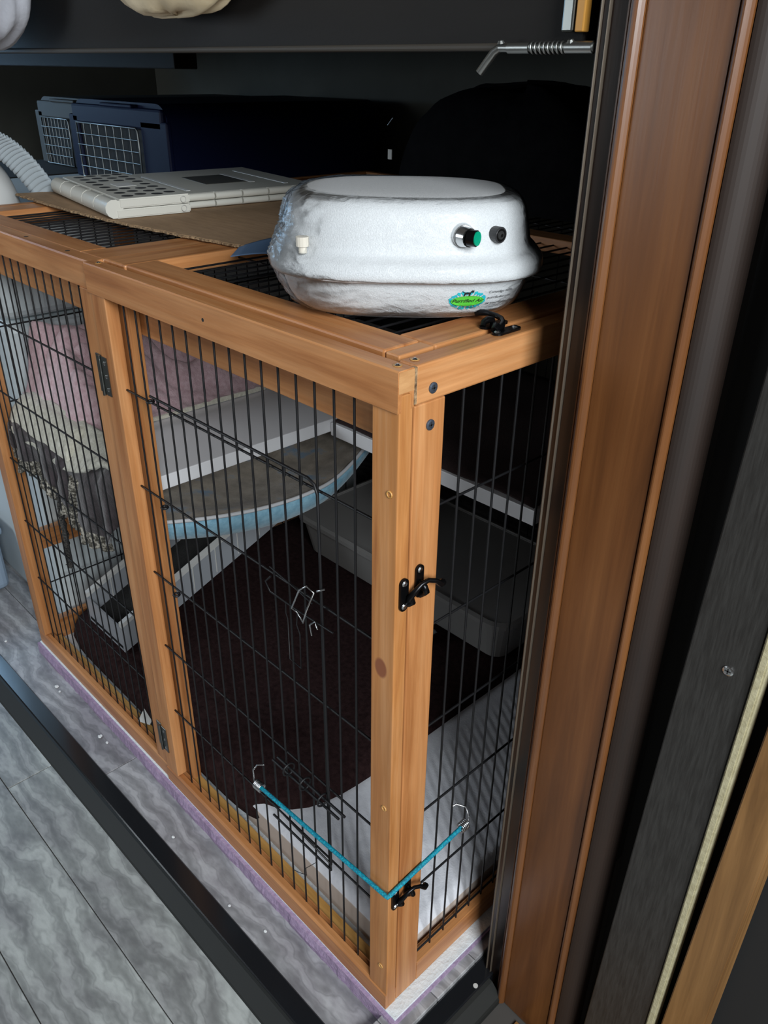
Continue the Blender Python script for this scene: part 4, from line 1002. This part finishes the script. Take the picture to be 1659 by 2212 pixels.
tube('barrel_sleeve', [(-0.014, ya, za), (-0.036, ya, za)], 0.0045, 'grey_steel', lt, 12)
tube('coil_spring', [(-0.013 + 0.034 * i / 112, ya + 0.0042 * math.cos(2 * math.pi * i / 14), za + 0.0042 * math.sin(2 * math.pi * i / 14)) for i in range(113)], 0.0010, 'grey_steel', lt, 5)
for x in (0.026, -0.044):
    disc('rivet', (x, ya - 0.001, za + 0.0035), (0, -0.3, 1), 0.0036, 0.0022, 'grey_steel', lt, 10, 0.0022)
br = thing('bed_bracket', 'grey metal bracket with orange wood strip above the spring bolt', 'bracket', (0.03, 0.165, 1.168))
box('bracket_plate', 0.0145, 0.0250, 0.160, 0.170, 1.168, 1.30, 'hinge_steel', br, 0.0015)
box('wood_strip', 0.0265, 0.0345, 0.161, 0.170, 1.168, 1.30, 'orange_wood', br, 0.001)
def bulge(name, x0, x1, y0, y1, z0, z1, mat, label, cat, seed):
    def f(u, v):
        a = u * 2 * math.pi; t = (v - 0.5) * math.pi; n = 3.2
        ca, sa = math.cos(a), math.sin(a); r = (abs(ca) ** n + abs(sa) ** n) ** (-1 / n); k = max(0.0, math.cos(t)) ** 0.55 if 0.001 < v < 0.999 else 0.0
        q = 1 + 0.07 * fb((ca * 3 + seed, sa * 3, t * 2))
        return ((x0 + x1) / 2 + (x1 - x0) / 2 * ca * r * k * q, (y0 + y1) / 2 + (y1 - y0) / 2 * sa * r * k * q, (z0 + z1) / 2 + (z1 - z0) / 2 * math.sin(t) * q)
    return tag(sheet(name, f, 60, 30, mat, None, close_u=True), label, cat)
bulge('blanket', -0.66, -0.36, 0.100, 0.169, 1.194, 1.38, 'cream_cloth', 'cream blanket bulging over the edge of the bunk bed', 'blanket', 1.0)
bulge('pillow', -1.30, -0.885, 0.055, 0.165, 1.160, 1.42, 'grey_cloth', 'grey quilted pillow hanging over the bed rail at the left', 'pillow', 5.0)

# ================================================================== BUNGEE CORD
bc = thing('bungee_cord', 'teal braided bungee cord hooked around the pen corner', 'bungee cord', (0.0, 0.0, 0.24))
P0, P1, P2 = Vector((-0.2560, -0.006, 0.2340)), Vector((0.0036, -0.0035, 0.2490)), Vector((0.0055, 0.1300, 0.2660))
pts = [P0.lerp(P1, t / 14) for t in range(14)] + [P1 + Vector((-0.004, 0.0, -0.0004)), P1, P1 + Vector((0.0005, 0.004, 0.0008))] + [P1.lerp(P2, t / 8) for t in range(1, 9)]
tube('cord', pts, 0.0030, 'cord_teal', bc, 10)
def coil(p0, p1, r, n, name):
    p0, p1 = Vector(p0), Vector(p1); t = (p1 - p0).normalized(); u = t.orthogonal().normalized(); v = t.cross(u)
    return tube(name, [p0.lerp(p1, i / (n * 12)) + (u * math.cos(2 * math.pi * i / 12) + v * math.sin(2 * math.pi * i / 12)) * r for i in range(n * 12 + 1)], 0.0012, 'chrome', bc, 6)
d0 = (P0 - P1).normalized(); d2 = (P2 - P1).normalized()
c1 = coil(P0 - d0 * 0.004, P0 + d0 * 0.011, 0.0060, 6, 'hook_coil')
tube('hook', [P0 + d0 * 0.010 + Vector((0, 0, -0.005)), P0 + d0 * 0.016 + Vector((0, 0.001, 0.004)), P0 + d0 * 0.018 + Vector((0, 0.002, 0.020)), P0 + d0 * 0.016 + Vector((0, 0.008, 0.027)), P0 + d0 * 0.010 + Vector((0, 0.016, 0.026))], 0.0011, 'chrome', bc, 6)
c2 = coil(P2 - d2 * 0.003, P2 + d2 * 0.010, 0.0060, 5, 'hook_coil')
tube('hook', [P2 + d2 * 0.010 + Vector((0.001, 0, -0.004)), P2 + d2 * 0.015 + Vector((-0.002, 0.002, 0.004)), P2 + d2 * 0.014 + Vector((-0.008, 0.002, 0.018)), P2 + d2 * 0.008 + Vector((-0.018, 0, 0.022)), P2 + d2 * 0.001 + Vector((-0.020, 0, 0.021))], 0.0011, 'chrome', bc, 6)

# ================================================================== CRUMBS
crumbs = [(-0.985, -0.028, 0.006, 'flat white foam crumb nearest the pen\'s far left corner'), (-0.965, -0.030, 0.0045, 'tiny foam crumb beside the flat white crumb at far left'),
          (-0.785, -0.030, 0.0065, 'curled white foam flake on the raised floor before the left panel'), (-0.760, -0.027, 0.004, 'small white foam bit near the curled flake'),
          (-0.475, -0.050, 0.004, 'white foam speck on the floor before the centre stile'), (-0.300, -0.055, 0.0035, 'small pale crumb on the raised floor below the bungee hook'),
          (-0.225, -0.040, 0.0035, 'pale foam dot on the raised floor nearest the corner'), (-1.215, -0.045, 0.005, 'white foam crumb on the floor left of the pen')]
for i, (x, y, r, lbl) in enumerate(crumbs):
    bm = bmesh.new(); bmesh.ops.create_icosphere(bm, subdivisions=2, radius=r * 0.6)
    for v in bm.verts:
        d = 1 + 0.6 * fb((v.co.x * 300 + i, v.co.y * 300, v.co.z * 300)); v.co = Vector((x + v.co.x * d * 1.3, y + v.co.y * d, FS + r * 0.30 + v.co.z * d * 0.5))
    tag(finish('foam_crumb', bm, M['crumb'], None), lbl, 'crumb', 'foam crumbs on the raised floor')
